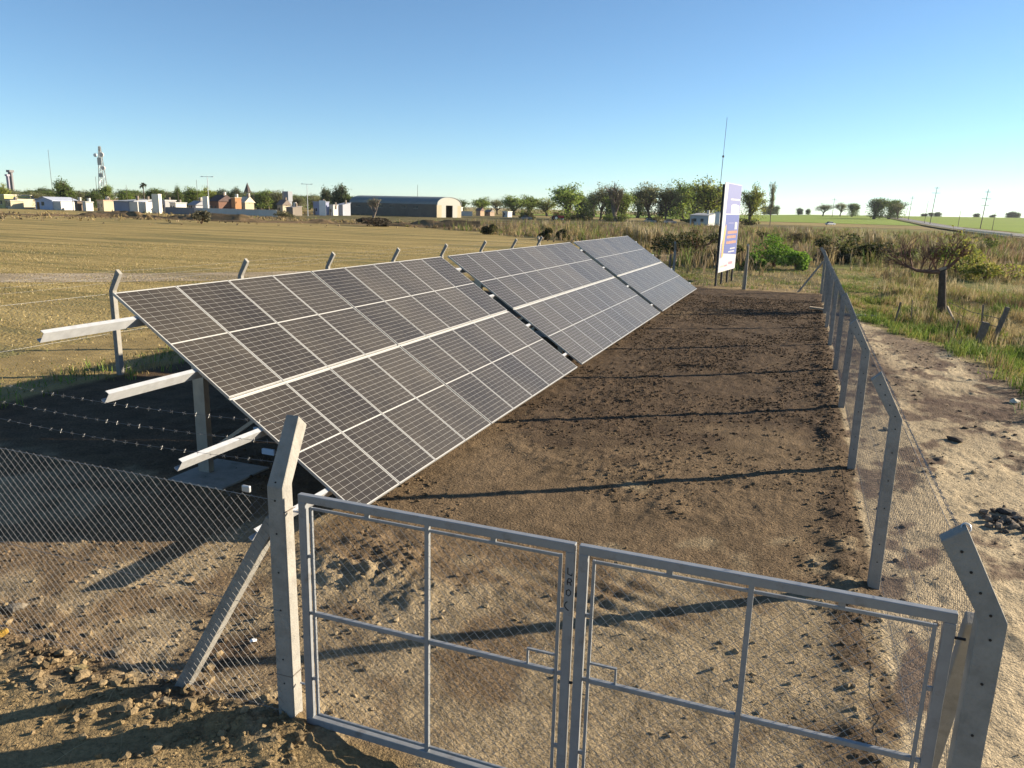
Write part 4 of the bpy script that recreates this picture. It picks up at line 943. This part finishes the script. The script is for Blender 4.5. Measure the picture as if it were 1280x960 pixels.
# litter, stones near the fence foot
for (u, v, s, c, lab) in [(4,800,.05,(.42,.25,.05),'crumpled yellow wrapper lying on the ground by the mesh fence'),(318,803,.035,(.78,.78,.76),'small white plastic scrap on the soil near the brace')]:
    x, y = on_ground(u, v); me = lumps('litter', np.array([x]), np.array([y]), np.array([s]), np.array([c]), MT['clod'], .1, .5, .5); tag(link('litter', me), lab, 'litter')
for (u, v, s, c, lab) in [(235,726,.05,(.26,.19,.11),'pale stone casting a shadow under the panel edge'),(102,842,.05,(.40,.30,.14),'single yellowish clod on the open ground in front of the fence'),(148,818,.06,(.20,.16,.11),'rounded grey stone on the clod ridge'),(206,880,.06,(.20,.16,.105),'large pale stone below the brace foot'),(22,766,.08,(.21,.175,.13),'flat grey stone slab lying inside the mesh fence'),(1021,708,.05,(.34,.27,.18),'pale stone inside the plot beside the post shadow'),(1108,537,.09,(.36,.31,.22),'rounded pale stone against the outside of the long fence'),(1268,503,.14,(.62,.55,.42),'whitish block lying on the red brown spoil'),(1195,551,.12,(.075,.058,.045),'dark lump of tarry soil on the sandy verge'),(1258,640,.10,(.07,.062,.055),'dark rounded stone beside the rubble heap')]:
    x, y = on_ground(u, v); me = lumps('stone', np.array([x]), np.array([y]), np.array([s]), np.array([c]), MT['clod'], .25, .45, .3); tag(link('stone', me), lab, 'stone')

x0_, y0_ = on_ground(1272, 655); n_ = 90; x = x0_+rng.normal(0, .20, n_); y = y0_+rng.normal(0, .18, n_)
tag(link('rubble_heap', lumps('rubble_heap', x, y, .02+.05*rng.random(n_)**2, np.array([.15,.122,.095])*rng.uniform(.5, 1.5, (n_, 1)), MT['clod'], .25, .8, .4)), 'heap of dark rubble on the sandy verge', 'rubble', kind='stuff')
# bits of straw and twig pressed into the soil
n_ = 5200; x = rng.uniform(-7.5, 4.2, n_); y = 3+rng.random(n_)**1.4*17
V, T, c = blades(x, y, soil_height(x, y)+.032, rng.uniform(.03, .14, n_), np.full(n_, .005), 3.5, palette(n_, [(.36,.28,.16),(.22,.16,.09),(.10,.07,.045)], None, .3))
V[:, 2] = np.minimum(V[:, 2], np.repeat(soil_height(x, y)+.035, 5))
tag(link('straw_litter', np_mesh('straw_litter', V, T, MT['grass'], c)), 'bits of straw and twig strewn over the bare soil', 'straw', kind='stuff')

# ------------------------------------------------------------------ far structures
GROUPS = dict(h='houses on the edge of town')
def frame_at(u0, u1, depth):
    """placing helper: base point at column u0, unit vector towards u1 at the same depth"""
    p, vb = column(u0, depth); q, _ = column(u1, depth); d = q-p; L = np.hypot(d[0], d[1]); return p, math.atan2(d[1], d[0]), L, vb
def wallbox(root, x0, x1, y0, y1, z0, z1, m, n='wall'): return MB().box(x0, x1, y0, y1, z0, z1).build(n, m, root)
def add_window(root, x, y, z, w_, h, m=None, n='window'):
    o = MB().box(x-w_/2, x+w_/2, y-.05, y+.02, z-h/2, z+h/2).build(n, m or MT['glassdark'], root)
    MB().box(x-w_/2-.08, x+w_/2+.08, y-.09, y-.03, z-h/2-.1, z-h/2-.005).build('sill', MT['white'], o); return o
simple('glassdark', (.03,.035,.04), .2, var=.1)
def house(u0, u1, vtop, depth, dep, wallc, roofc, style, label, side=None, wins=2, door=True, turn=.55, name='house'):
    """box house; turned so that its sunlit end shows; style flat / gable / shed"""
    p, ang, L, vb = frame_at(u0, u1, depth); H_ = max(2.2, (vb-vtop)*depth/F_PX)
    if turn and not side: dep = min(dep, .85*L); L = max(.5*L, (L-dep*math.sin(turn))/math.cos(turn)); p = p+np.array([-_F[0]*0, 0, 0])
    root = empty(name, p, ang-(turn if not side else .25)); tag(root, label, 'house', GROUPS['h'])
    wm = simple('plaster_%02x%02x%02x' % tuple(int(c*255) for c in wallc), wallc, .9, var=.12, scale=.6); rm = simple('roof_%02x%02x%02x' % tuple(int(c*255) for c in roofc), roofc, .8, var=.2, scale=.8)
    if style == 'flat':
        wallbox(root, 0, L, 0, dep, -.3, H_-.25, wm); MB().box(-.15, L+.15, -.15, dep+.15, H_-.248, H_).build('roof', rm, root)
    elif style == 'gable':
        e = H_*.72; b = MB(); b.prism([(0,0,-.3),(L,0,-.3),(L,0,e),(L/2,0,H_-.12),(0,0,e)], (0, dep, 0)); b.build('wall', wm, root)
        b = MB(); t = .12
        for s in (0, 1):
            xa, xb = (-.3, L/2) if s == 0 else (L+.3, L/2); za = e-.3*(H_-e)/(L/2)
            b.prism([(xa,-.3,za),(xb,-.3,H_-.1+.0),(xb,-.3,H_+t-.1),(xa,-.3,za+t)], (0, dep+.6, 0))
        b.build('roof', rm, root)['kind'] = 'stuff'
    elif style == 'ridge':                      # ridge parallel to the street
        e = H_*.66; wallbox(root, 0, L, 0, dep, -.3, e, wm); b = MB(); b.prism([(-.3,-.4,e-.05),(-.3,dep/2,H_),(-.3,dep+.4,e-.05)], (L+.6, 0, 0)); b.build('roof', rm, root)
    else:
        b = MB(); b.prism([(0,0,-.3),(0,dep,-.3),(0,dep,H_-.2),(0,0,H_*.78)], (L, 0, 0)); b.build('wall', wm, root)
        b = MB(); b.prism([(-.2,-.3,H_*.78),(-.2,dep+.2,H_-.19),(-.2,dep+.2,H_-.07),(-.2,-.3,H_*.78+.12)], (L+.4, 0, 0)); b.build('roof', rm, root)
    for k in range(wins):
        add_window(root, L*(k+.7)/(wins+.6), 0, min(1.6, H_*.5), min(1.1, L*.16), 1.0)
    if random.random() < .6 and style != 'gable':
        q_ = random.uniform(.25, .75)*L; MB().tube([(q_, dep*.6, H_*.9), (q_, dep*.6, H_+.9)], .45, 10).build('water_tank', MT['white'] if random.random() < .5 else MT['dull_steel'], root)
    if random.random() < .6: MB().box(L*.8, L*.8+.5, dep*.4, dep*.4+.5, H_*.6, H_+.7).build('chimney', MT['oldwood'], root)
    if door: MB().box(L*.08, L*.08+min(.9, L*.2), -.04, .03, 0, 2.0).build('door', simple('door_brown', (.16,.10,.06), .6), root)
    if side:                                    # lower side block; white ones paint in the sunlit end of the house
        sc_, sw, sh = side; sm_ = simple('annex_lit_end_%02x%02x%02x' % tuple(int(c*255) for c in sc_), sc_, .9, var=.1, scale=.6); wallbox(root, L+.01, L+sw, .2, dep*.8, -.3, H_*sh, sm_, 'annex_lit_end')
    return root
W_ = (.52,.50,.46); CR = (.45,.39,.27); GB = (.28,.31,.40); DKB = (.10,.11,.14); RD = (.14,.065,.05); GR = (.30,.30,.30); YE = (.46,.40,.18)
for a in [
 (-6,10,243,215,9,YE,(.50,.46,.36),'flat','yellow flat house under the grain silos',(CR,4,.7),2),
 (8,26,250,210,8,CR,(.45,.42,.36),'flat','cream low house right of the yellow one',None,3),
 (33,45,248,222,7,W_,(.5,.48,.45),'flat','white cube house left of the pale blue one',None,1),
 (45,71,246,212,9,(.36,.42,.56),(.34,.37,.45),'gable','pale blue gabled house with one small window',(W_,2.6,.66),1),
 (80,94,252,230,7,(.50,.40,.28),RD,'ridge','small brown house beside the pale blue one',None,1),
 (94,104,251,208,7,(.16,.12,.09),(.12,.10,.09),'flat','dark brown shed joined to a white garage',None,0),
 (104,115,252,207,7,W_,(.5,.48,.44),'flat','white garage front joined to the dark shed',None,0),
 (122,144,250,212,8,CR,(.45,.30,.22),'flat','cream house with dark doorway left of the grey shed',None,2),
 (143,165,248,200,10,(.22,.24,.31),(.34,.35,.36),'shed','large blue grey metal shed with white sunlit end',(W_,2.6,.78),0),
 (176,190,249,206,8,(.13,.14,.18),(.33,.34,.36),'shed','dark blue shed left of the tall white wall',None,0),
 (200,218,250,212,8,(.34,.33,.33),(.40,.40,.40),'flat','grey flat roofed house right of the tall white wall',None,2),
 (213,231,253,206,7,W_,(.42,.42,.42),'flat','white low house with grey roof edge',None,2),
 (236,258,251,216,8,(.36,.35,.36),(.28,.28,.30),'ridge','grey house with ridge roof and white chimney wall',None,1),
 (262,290,244,226,9,(.16,.085,.06),(.085,.055,.05),'ridge','brick red walled house with large dark brown roof',None,2),
 (290,301,247,216,8,(.33,.17,.08),(.4,.3,.2),'flat','bright orange small house beside the white yard wall',None,1),
 (300,316,246,228,8,CR,(.55,.48,.36),'ridge','cream house with pale tiled roof below the church spire',None,1),
 (347,362,250,232,8,(.42,.36,.26),(.16,.13,.11),'ridge','tan gabled house left of the water tower',None,1),
 (358,376,257,222,6,(.20,.17,.14),(.24,.22,.21),'shed','low dark open shed under the lamp post',None,0),
 (392,410,252,244,8,(.26,.28,.38),(.30,.31,.36),'flat','blue grey house with a white sign left of the hangar',None,1),
 (412,422,256,240,7,W_,(.4,.4,.4),'flat','white low house with blue roof left of the hangar',None,1),
 (421,437,253,246,7,(.32,.33,.37),(.30,.32,.38),'shed','grey shed touching the hangar end',None,0),
 (569,578,259,330,8,W_,(.6,.58,.55),'flat','white cube building right of the hangar front',None,0),
 (595,605,260,340,8,(.35,.24,.16),(.17,.11,.09),'ridge','brown hut with dark doorway right of the hangar',None,0),
 (606,618,262,345,8,(.30,.22,.16),(.22,.19,.16),'ridge','second brown hut right of the hangar',None,1),
 (628,640,264,320,7,W_,(.6,.58,.5),'flat','low white hut in front of the tree row',None,1),
 (862,898,266,245,9,(.40,.41,.40),(.33,.34,.35),'shed','long pale grey shed left of the billboard',None,2),
 (893,902,265,240,6,(.70,.68,.62),(.5,.5,.5),'flat','white end building beside the long pale shed',None,0)]:
    house(*a[:9], a[9], a[10], a[10] > 0)
# tall white party wall, boundary walls
def yard_wall(u0, u1, vtop, depth, c, label, t=.25):
    p, ang, L, vb = frame_at(u0, u1, depth); H_ = (vb-vtop)*depth/F_PX; root = empty('yard_wall', p, ang); tag(root, label, 'wall')
    m = simple('wallpaint_%d_%d' % (u0, u1), c, .9, var=.12, scale=.5); MB().box(0, L, 0, t, -.3, H_-.1).build('masonry', m, root); MB().box(-.05, L+.05, -.05, t+.05, H_-.098, H_).build('coping', m, root)
    n = max(1, int(L/5))
    for k in range(n+1): MB().box(L*k/n-.16, L*k/n+.16, -.06, -.005, -.3, H_-.1).build('pier', m, root)
yard_wall(245, 346, 260, 196, W_, 'long white yard wall in front of the orange house')
yard_wall(192, 199, 243, 200, (.70,.66,.56), 'tall narrow white wall standing above the sheds', 2)
yard_wall(208, 243, 259, 195, (.20,.19,.20), 'low dark grey yard wall left of the white yard wall')
yard_wall(577, 590, 264, 325, W_, 'low white wall right of the hangar front')
yard_wall(255, 260, 246, 210, (.70,.67,.60), 'white chimney wall beside the street lamp', 1.2)
yard_wall(400, 407, 251, 236, (.75,.74,.72), 'small white sign board on the blue grey house')

# hangar
def hangar():
    pa, va = column(438, 280); pb, vb = column(546, 258)
    d = pb-pa; L = np.hypot(d[0], d[1]); ang = math.atan2(d[1], d[0]); root = empty('hangar', pa, ang); tag(root, 'long hangar with curved grey metal roof and open doorway', 'hangar')
    Wd = 13.5; e = 4.3; top = 6.9
    wm = simple('hangar_brick', (.135,.118,.095), .9, var=.2, scale=.4); wf = simple('hangar_front', (.33,.285,.20), .85, var=.1, scale=.5); rf = simple('hangar_metal', (.17,.195,.20), .6, metal=.1, var=.12, scale=.5); gr_ = simple('hangar_grey', (.30,.30,.27), .7, var=.1)
    arc = [(Wd/2-Wd/2*math.cos(t), e+(top-e)*math.sin(t)**.9) for t in np.linspace(0, math.pi, 17)]
    # local x along the length, y across (away from camera)
    MB().box(0, L-.02, 0, .3, -.3, e).build('side_wall', wm, root); MB().box(0, L-.02, Wd-.3, Wd, -.3, e).build('side_wall', wm, root)
    MB().prism([(0,0.31,-.3),(0,Wd-.31,-.3),(0,Wd-.31,e)]+[(0, min(max(y_, .31), Wd-.31), z_) for y_, z_ in arc[::-1][1:-1]]+[(0,.31,e)], (.3, 0, 0)).build('end_wall', wm, root)
    b = MB(); outer = [(y_, z_+.02) for y_, z_ in arc]; inner = [(Wd/2+(y_-Wd/2)*.985, z_-.14) for y_, z_ in arc]
    for i in range(16):
        b.prism([(-.4,*outer[i]),(-.4,*outer[i+1]),(-.4,*inner[i+1]),(-.4,*inner[i])], (L+.6, 0, 0))
    me_ = b.build('roof', rf, root); me_['kind'] = 'stuff'
    # front with door opening between y 5.2 and 8.3
    x0 = L; dz = 4.05
    for (ya, yb, m) in ((.0, 2.6, wf), (11.3, 13.5, wf), (2.602, 4.9, gr_), (8.6, 11.298, gr_)): MB().box(x0-.25, x0, ya, yb, -.3, dz).build('front_panel', m, root)
    fan = [(y_, max(z_, dz+.01)) for y_, z_ in arc]; MB().prism([(x0-.25,0.,dz+.005),(x0-.25,Wd,dz+.005)]+[(x0-.25, y_, z_) for y_, z_ in fan[::-1][0:]], (.24, 0, 0)).build('front_gable', gr_, root)
    MB().box(x0-6, x0-5.9, .35, Wd-.35, -.2, 4.0).build('black_sheet', MT['black'], root)  # black sheet across the inside, behind the door opening
    for k in range(6): 
        o = MB().box(3+k*5.5, 5+k*5.5, -.05, .02, 2.9, 3.6).build('window', MT['glassdark'], root); MB().box(2.9+k*5.5, 5.1+k*5.5, -.08, -.052, 2.78, 2.89).build('sill', gr_, o)
hangar()
x, y = on_ground(470, 283); shrub('brush_heap', 'heap of dark cut brush in front of the hangar', x, y, 4.2, 1.0, [(.035,.03,.022),(.06,.05,.035),(.09,.07,.045)], 2200, .4, 99, None, 'brush heap')
x, y = on_ground(478, 274); tr_ = tree('bare', 466, 247, 22, 225, 'leafless shrub like tree in front of the hangar wall', None)
x, y = on_ground(252, 280); shrub('scrub_bush', 'grey green bush in front of the white yard wall', x, y, 2.2, 1.3, [(.13,.12,.07),(.09,.085,.05),(.18,.16,.10)], 1500, .3, 98, 'bushes by the town')
x, y = on_ground(354, 272); shrub('scrub_bush', 'olive bush beside the end of the white yard wall', x, y, 3.4, 1.0, [(.11,.11,.05),(.08,.075,.04),(.16,.14,.07)], 1300, .3, 97, 'bushes by the town')

# masts, towers, poles
def pole(u, vtop, depth, label, arms=(), r=.13, m='polewood', lean=0.0, name='power_pole', group=None, lamp=False, cat='pole'):
    p, vb = column(u, depth); h = (vb-vtop)*depth/F_PX; root = empty(name, p, YAW); tag(root, label, cat, group)
    MB().tube([(0,0,-.5),(lean*h,0,h)], [r, r*.62], 7).build('pole', MT[m], root)
    for (f, L) in arms:
        z = h*f; MB().box(lean*z-L/2, lean*z+L/2, -.10, .10, z-.09, z+.09).build('crossarm', MT[m], root)
        for s in (-.46, -.2, .2, .46): MB().tube([(lean*z+L*s,0,z+.09),(lean*z+L*s,0,z+.32)], [.06,.045], 6).build('insulator', MT['white'], root)
    if lamp:
        MB().beam((lean*h-1.1,0,h-.1),(lean*h+1.1,0,h-.1), .1, .1).build('lamp_arm', MT[m], root)
        for s in (-1.35, 1.35): MB().box(lean*h+s-.3, lean*h+s+.3, -.12, .12, h-.16, h+.0).build('lamp_head', MT['galv'], root)
    return p, h
gp = 'power poles beyond the road'
pole(1225, 238, 330, 'power pole with two crossarms beyond the road bend guardrail', [(.93,2.2),(.76,4.2),(.60,3.4)], .20, lean=.055, group=gp)
pole(1162, 235, 400, 'leaning power pole with two crossarms beyond the road', [(.97,2.4),(.84,4.0)], .20, lean=.055, group=gp)
pole(1135, 246, 520, 'plain leaning power pole next to the roadside trees', [(.92,3.0)], .20, lean=.055, group=gp)
pole(1115, 249, 620, 'power pole rising out of the roadside trees', [(.88,4.0)], .22, lean=.05, group=gp)
pole(1155, 252, 420, 'thin bare pole left of the tall leaning power pole', [], .13, lean=.04, group=gp)
pole(1197, 264, 330, 'short plain pole between the two tall power poles', [], .13, lean=.02, group=gp)
pole(1240, 266, 300, 'short plain pole right of the double crossarm pole', [], .13, lean=.02, group=gp)
pole(1040, 248, 640, 'power pole behind the greyish far trees', [(.90,4.2)], .22, lean=.02, group=gp)
gl = 'lamps and poles in the town'
pole(262, 222, 196, 'double headed street lamp in front of the dark brown roof', r=.12, m='galv', lamp=True, name='street_lamp', group=gl, cat='street lamp')
pole(385, 231, 220, 'double headed street lamp left of the hangar', r=.12, m='galv', lamp=True, name='street_lamp', group=gl, cat='street lamp')
for u, vt, d, lab in [(92,246,205,'pale pole beside the brown house'),(123,222,260,'thin mast left of the telecom tower'),(160,232,300,'thin pole right of the telecom tower'),(224,240,240,'wooden pole among the flat roofs'),(248,226,260,'thin pole left of the street lamp'),(355,237,240,'wooden pole beside the water tower'),(318,240,250,'thin pole in the yard behind the white wall'),(610,246,400,'thin pole in the tree row right of the hangar'),(522,232,420,'thin mast rising behind the hangar roof'),(67,190,450,'very thin mast on the left of the skyline')]:
    pole(u, vt, d, lab, r=.09 if d < 400 else .14, name='thin_pole', group=gl)
# barbed field fence of thin stakes
ff = empty('field_fence', (*on_ground(590, 288), 0)); tag(ff, 'wire fence of thin stakes crossing the dry scrub', 'fence'); fo = np.array(ff.location)
pts = [on_ground(u, v) for u, v in zip(np.linspace(585, 800, 19), np.linspace(284, 287, 19))]
for (x, y) in pts: MB().tube([(x-fo[0],y-fo[1],-.2),(x-fo[0]+random.uniform(-.05,.05),y-fo[1],1.5)], .06, 5).build('stake', MT['oldwood'], ff)
for z in (.6, 1.0, 1.4): MB().tube([(x-fo[0], y-fo[1], z) for x, y in pts], .012, 3).build('strand', MT['wire'], ff)
# telecom lattice tower
def telecom():
    p, vb = column(131, 330); h = (vb-186)*330/F_PX; root = empty('telecom_tower', p, .3); tag(root, 'telecom lattice tower with white dish antennas above the town', 'tower')
    b = MB(); wd = lambda z: 1.6-(1.6-.55)*z/h
    for sx, sy in ((-1,-1),(1,-1),(1,1),(-1,1)): MB().tube([(sx*wd(0),sy*wd(0),0),(sx*wd(h)*.5,sy*wd(h)*.5,h)], .16, 5).build('leg', MT['dull_steel'], root)
    z = 0; k = 0
    while z < h-1.6:
        w0, w1 = wd(z)*(1-.5*z/h), wd(z+1.6)*(1-.5*(z+1.6)/h); s = 1 if k % 2 else -1
        for a_, c_ in (((-1,-1),(1,-1)),((1,-1),(1,1)),((1,1),(-1,1)),((-1,1),(-1,-1))):
            i_, j_ = (a_, c_) if s > 0 else (c_, a_); b.tube([(i_[0]*w0,i_[1]*w0,z),(j_[0]*w1,j_[1]*w1,z+1.6)], .07, 4)
        z += 1.6; k += 1
    b.build('bracing', MT['galv'], root)['kind'] = 'stuff'
    for (x_, f, r_) in ((1.3,.86,1.0),(1.5,.64,.9),(-1.5,.85,.8)):
        c = MB(); z = h*f; c.tube([(x_,-1.0,z),(x_,-1.35,z)], [r_, r_*.9], 16); c.build('dish', MT['white'] if x_ > 1 else MT['galv'], root)
    for f in (.52, .72, .78): MB().box(-.9,.9,-1.0,-.8,h*f-.8,h*f+.8).build('panel_antenna', MT['dull_steel'], root)
telecom()
def silos():
    for u0, u1, vt, d, lab, c in [(11,15,219,420,'shorter grey grain silo tower',(.30,.28,.33)),(14,20,214,425,'taller dark grain elevator tower with flat head',(.17,.165,.17))]:
        p, vb = column((u0+u1)/2, d); h = (vb-vt)*d/F_PX; r_ = (u1-u0)*d/F_PX/2; root = empty('silo_tower', p); tag(root, lab, 'silo'); m = simple('silo_%d' % u0, c, .8, var=.15, scale=.3)
        MB().tube([(0,0,-.5),(0,0,h*.93)], r_*.85, 14).build('shaft', m, root); MB().box(-r_,r_,-r_,r_,h*.931,h).build('head', m, root); MB().tube([(r_*.9,-r_*.3,0),(r_*.9,-r_*.3,h*.92)], .3, 6).build('leg_pipe', m, root)
silos()
def church():
    p, vb = column(310.5, 470); h = (vb-229)*470/F_PX; root = empty('church_tower', p); tag(root, 'church tower with pointed reddish spire on the skyline', 'church'); m = simple('spire', (.055,.042,.042), .8)
    w_ = 1.8; MB().box(-w_,w_,-w_,w_,-.5,h*.55).build('tower', m, root); MB().add([(-w_,-w_,h*.551),(w_,-w_,h*.551),(w_,w_,h*.551),(-w_,w_,h*.551),(0,0,h)], [(0,1,4),(1,2,4),(2,3,4),(3,0,4),(3,2,1,0)]).build('spire', m, root)
    for s in (-.6, .6): MB().box(s-.3,s+.3,-w_-.05,-w_+.02,h*.38,h*.48).build('belfry_opening', MT['black'], root)
church()
p, vb = column(360, 330); h = (vb-240)*330/F_PX; root = empty('water_tower', p); tag(root, 'square grey water tower building among the sheds', 'water tower'); m = simple('watertower', (.22,.23,.25), .8, var=.15)
MB().box(-1.3,1.3,-1.3,1.3,-.5,h*.5).build('shaft', m, root); MB().box(-1.5,1.5,-1.5,1.5,h*.501,h).build('tank', m, root)
# tall guyed radio mast
p, vb = column(896, 420); h = (vb-153)*420/F_PX; root = empty('radio_mast', p); tag(root, 'very tall thin radio mast above the trees', 'mast')
lean = 2.0*420/F_PX/ h
MB().tube([(0,0,0),(lean*h*.62,0,h*.62)], .16, 5).build('lower_mast', MT['polewood'], root); MB().tube([(lean*h*.62,0,h*.62),(lean*h,0,h)], .11, 5).build('upper_mast', MT['polewood'], root); MB().box(lean*h*.62-.5,lean*h*.62+.5,-.3,.3,h*.615,h*.635).build('beacon', MT['polewood'], root)
# guard rail on the near edge of the road
ga = np.array([40.5, 190]); gb = np.array([43.5, 262]); root = empty('guard_rail', (*ga, .5)); tag(root, 'grey guard rail along the near side of the road', 'guard rail'); d = gb-ga
for k in range(19):
    q = d*k/18; MB().box(q[0]-.08,q[0]+.08,q[1]-.08,q[1]+.08,-.4,.75).build('post', MT['dull_steel'], root)
for z in (.40, .60): MB().beam((-.10,0,z),(d[0]-.10,d[1],z), .06, .16).build('rail', MT['dull_steel'], root)
# vehicles
def wheel(root, x, y, r, wd, n='wheel'):
    o = MB().tube([(x,y-wd/2,r),(x,y+wd/2,r)], r, 14).build(n, MT['black'], root); MB().tube([(x,y-wd/2-.01,r),(x,y-wd/2-.03,r)], r*.55, 10).build('rim', MT['galv'], o)
p, ang, L, vb = frame_at(694, 703, 262); root = empty('tractor', p, ang+.3); tag(root, 'red tractor parked under the big green tree', 'tractor'); red = simple('tractor_red', (.42,.03,.03), .5)
MB().box(1.0,3.0,-.45,.45,.9,1.7).build('bonnet', red, root); MB().box(-.5,.95,-.7,.7,.9,1.3).build('body', red, root); wheel(root, -.1, -1.0, .85, .45); wheel(root, -.1, 1.0, .85, .45); wheel(root, 2.5, -.8, .5, .3); wheel(root, 2.5, .8, .5, .3)
for x_, y_ in ((-.45,-.65),(-.45,.65),(.9,-.65),(.9,.65)): MB().box(x_-.04,x_+.04,y_-.04,y_+.04,1.301,2.55).build('cab_pillar', red, root)
MB().box(-.6,1.05,-.75,.75,2.551,2.68).build('cab_roof', red, root); MB().tube([(2.4,.3,1.7),(2.4,.3,2.5)], .05, 6).build('exhaust', MT['black'], root)
def car(u0, u1, depth, c, label, turn=0):
    p, ang, L, vb = frame_at(u0, u1, depth); root = empty('parked_car', p, ang+turn); tag(root, label, 'car'); L = max(3.8, L); m = simple('carpaint_%d' % u0, c, .35, var=.05)
    MB().prism([(0,-.8,.35),(L,-.8,.35),(L,-.8,.85),(L*.8,-.8,.95),(L*.1,-.8,.98),(0,-.8,.85)], (0,1.6,0)).build('body', m, root); MB().prism([(L*.14,-.72,.965),(L*.76,-.72,.965),(L*.62,-.66,1.45),(L*.24,-.66,1.45)], (0,1.4,0)).build('cabin', MT['glassdark'], root); MB().box(L*.25,L*.61,-.64,.70,1.452,1.50).build('roof', m, root)
    for x_ in (L*.18, L*.8):
        for y_ in (-.72, .72): wheel(root, x_, y_, .33, .2)
car(651, 664, 255, (.16,.19,.22), 'dark blue grey car parked behind the scrub left of the tractor')
car(805, 820, 262, (.16,.20,.26), 'blue grey car between the sparse grey trees')
car(830, 845, 258, (.42,.36,.36), 'pale car right of the sparse grey trees')
car(1033, 1047, 330, (.44,.46,.50), 'pale grey car on the dirt road past the scrub', .5)

# ------------------------------------------------------------------ air
hz = MB().box(-2500, 3200, -390, 3600, -2.0, 75.0)
hm = bpy.data.materials.new('haze'); hm.use_nodes = True
hn = hm.node_tree; hn.nodes.remove(hn.nodes['Principled BSDF'])
pv = hn.nodes.new('ShaderNodeVolumePrincipled'); pv.inputs['Color'].default_value = (.86, .93, 1.0, 1); pv.inputs['Density'].default_value = .00005; pv.inputs['Anisotropy'].default_value = .2
hn.links.new(pv.outputs[0], hn.nodes['Material Output'].inputs['Volume'])
tag(hz.build('haze', hm), 'thin pale haze in the air over the plain', 'haze', kind='stuff')
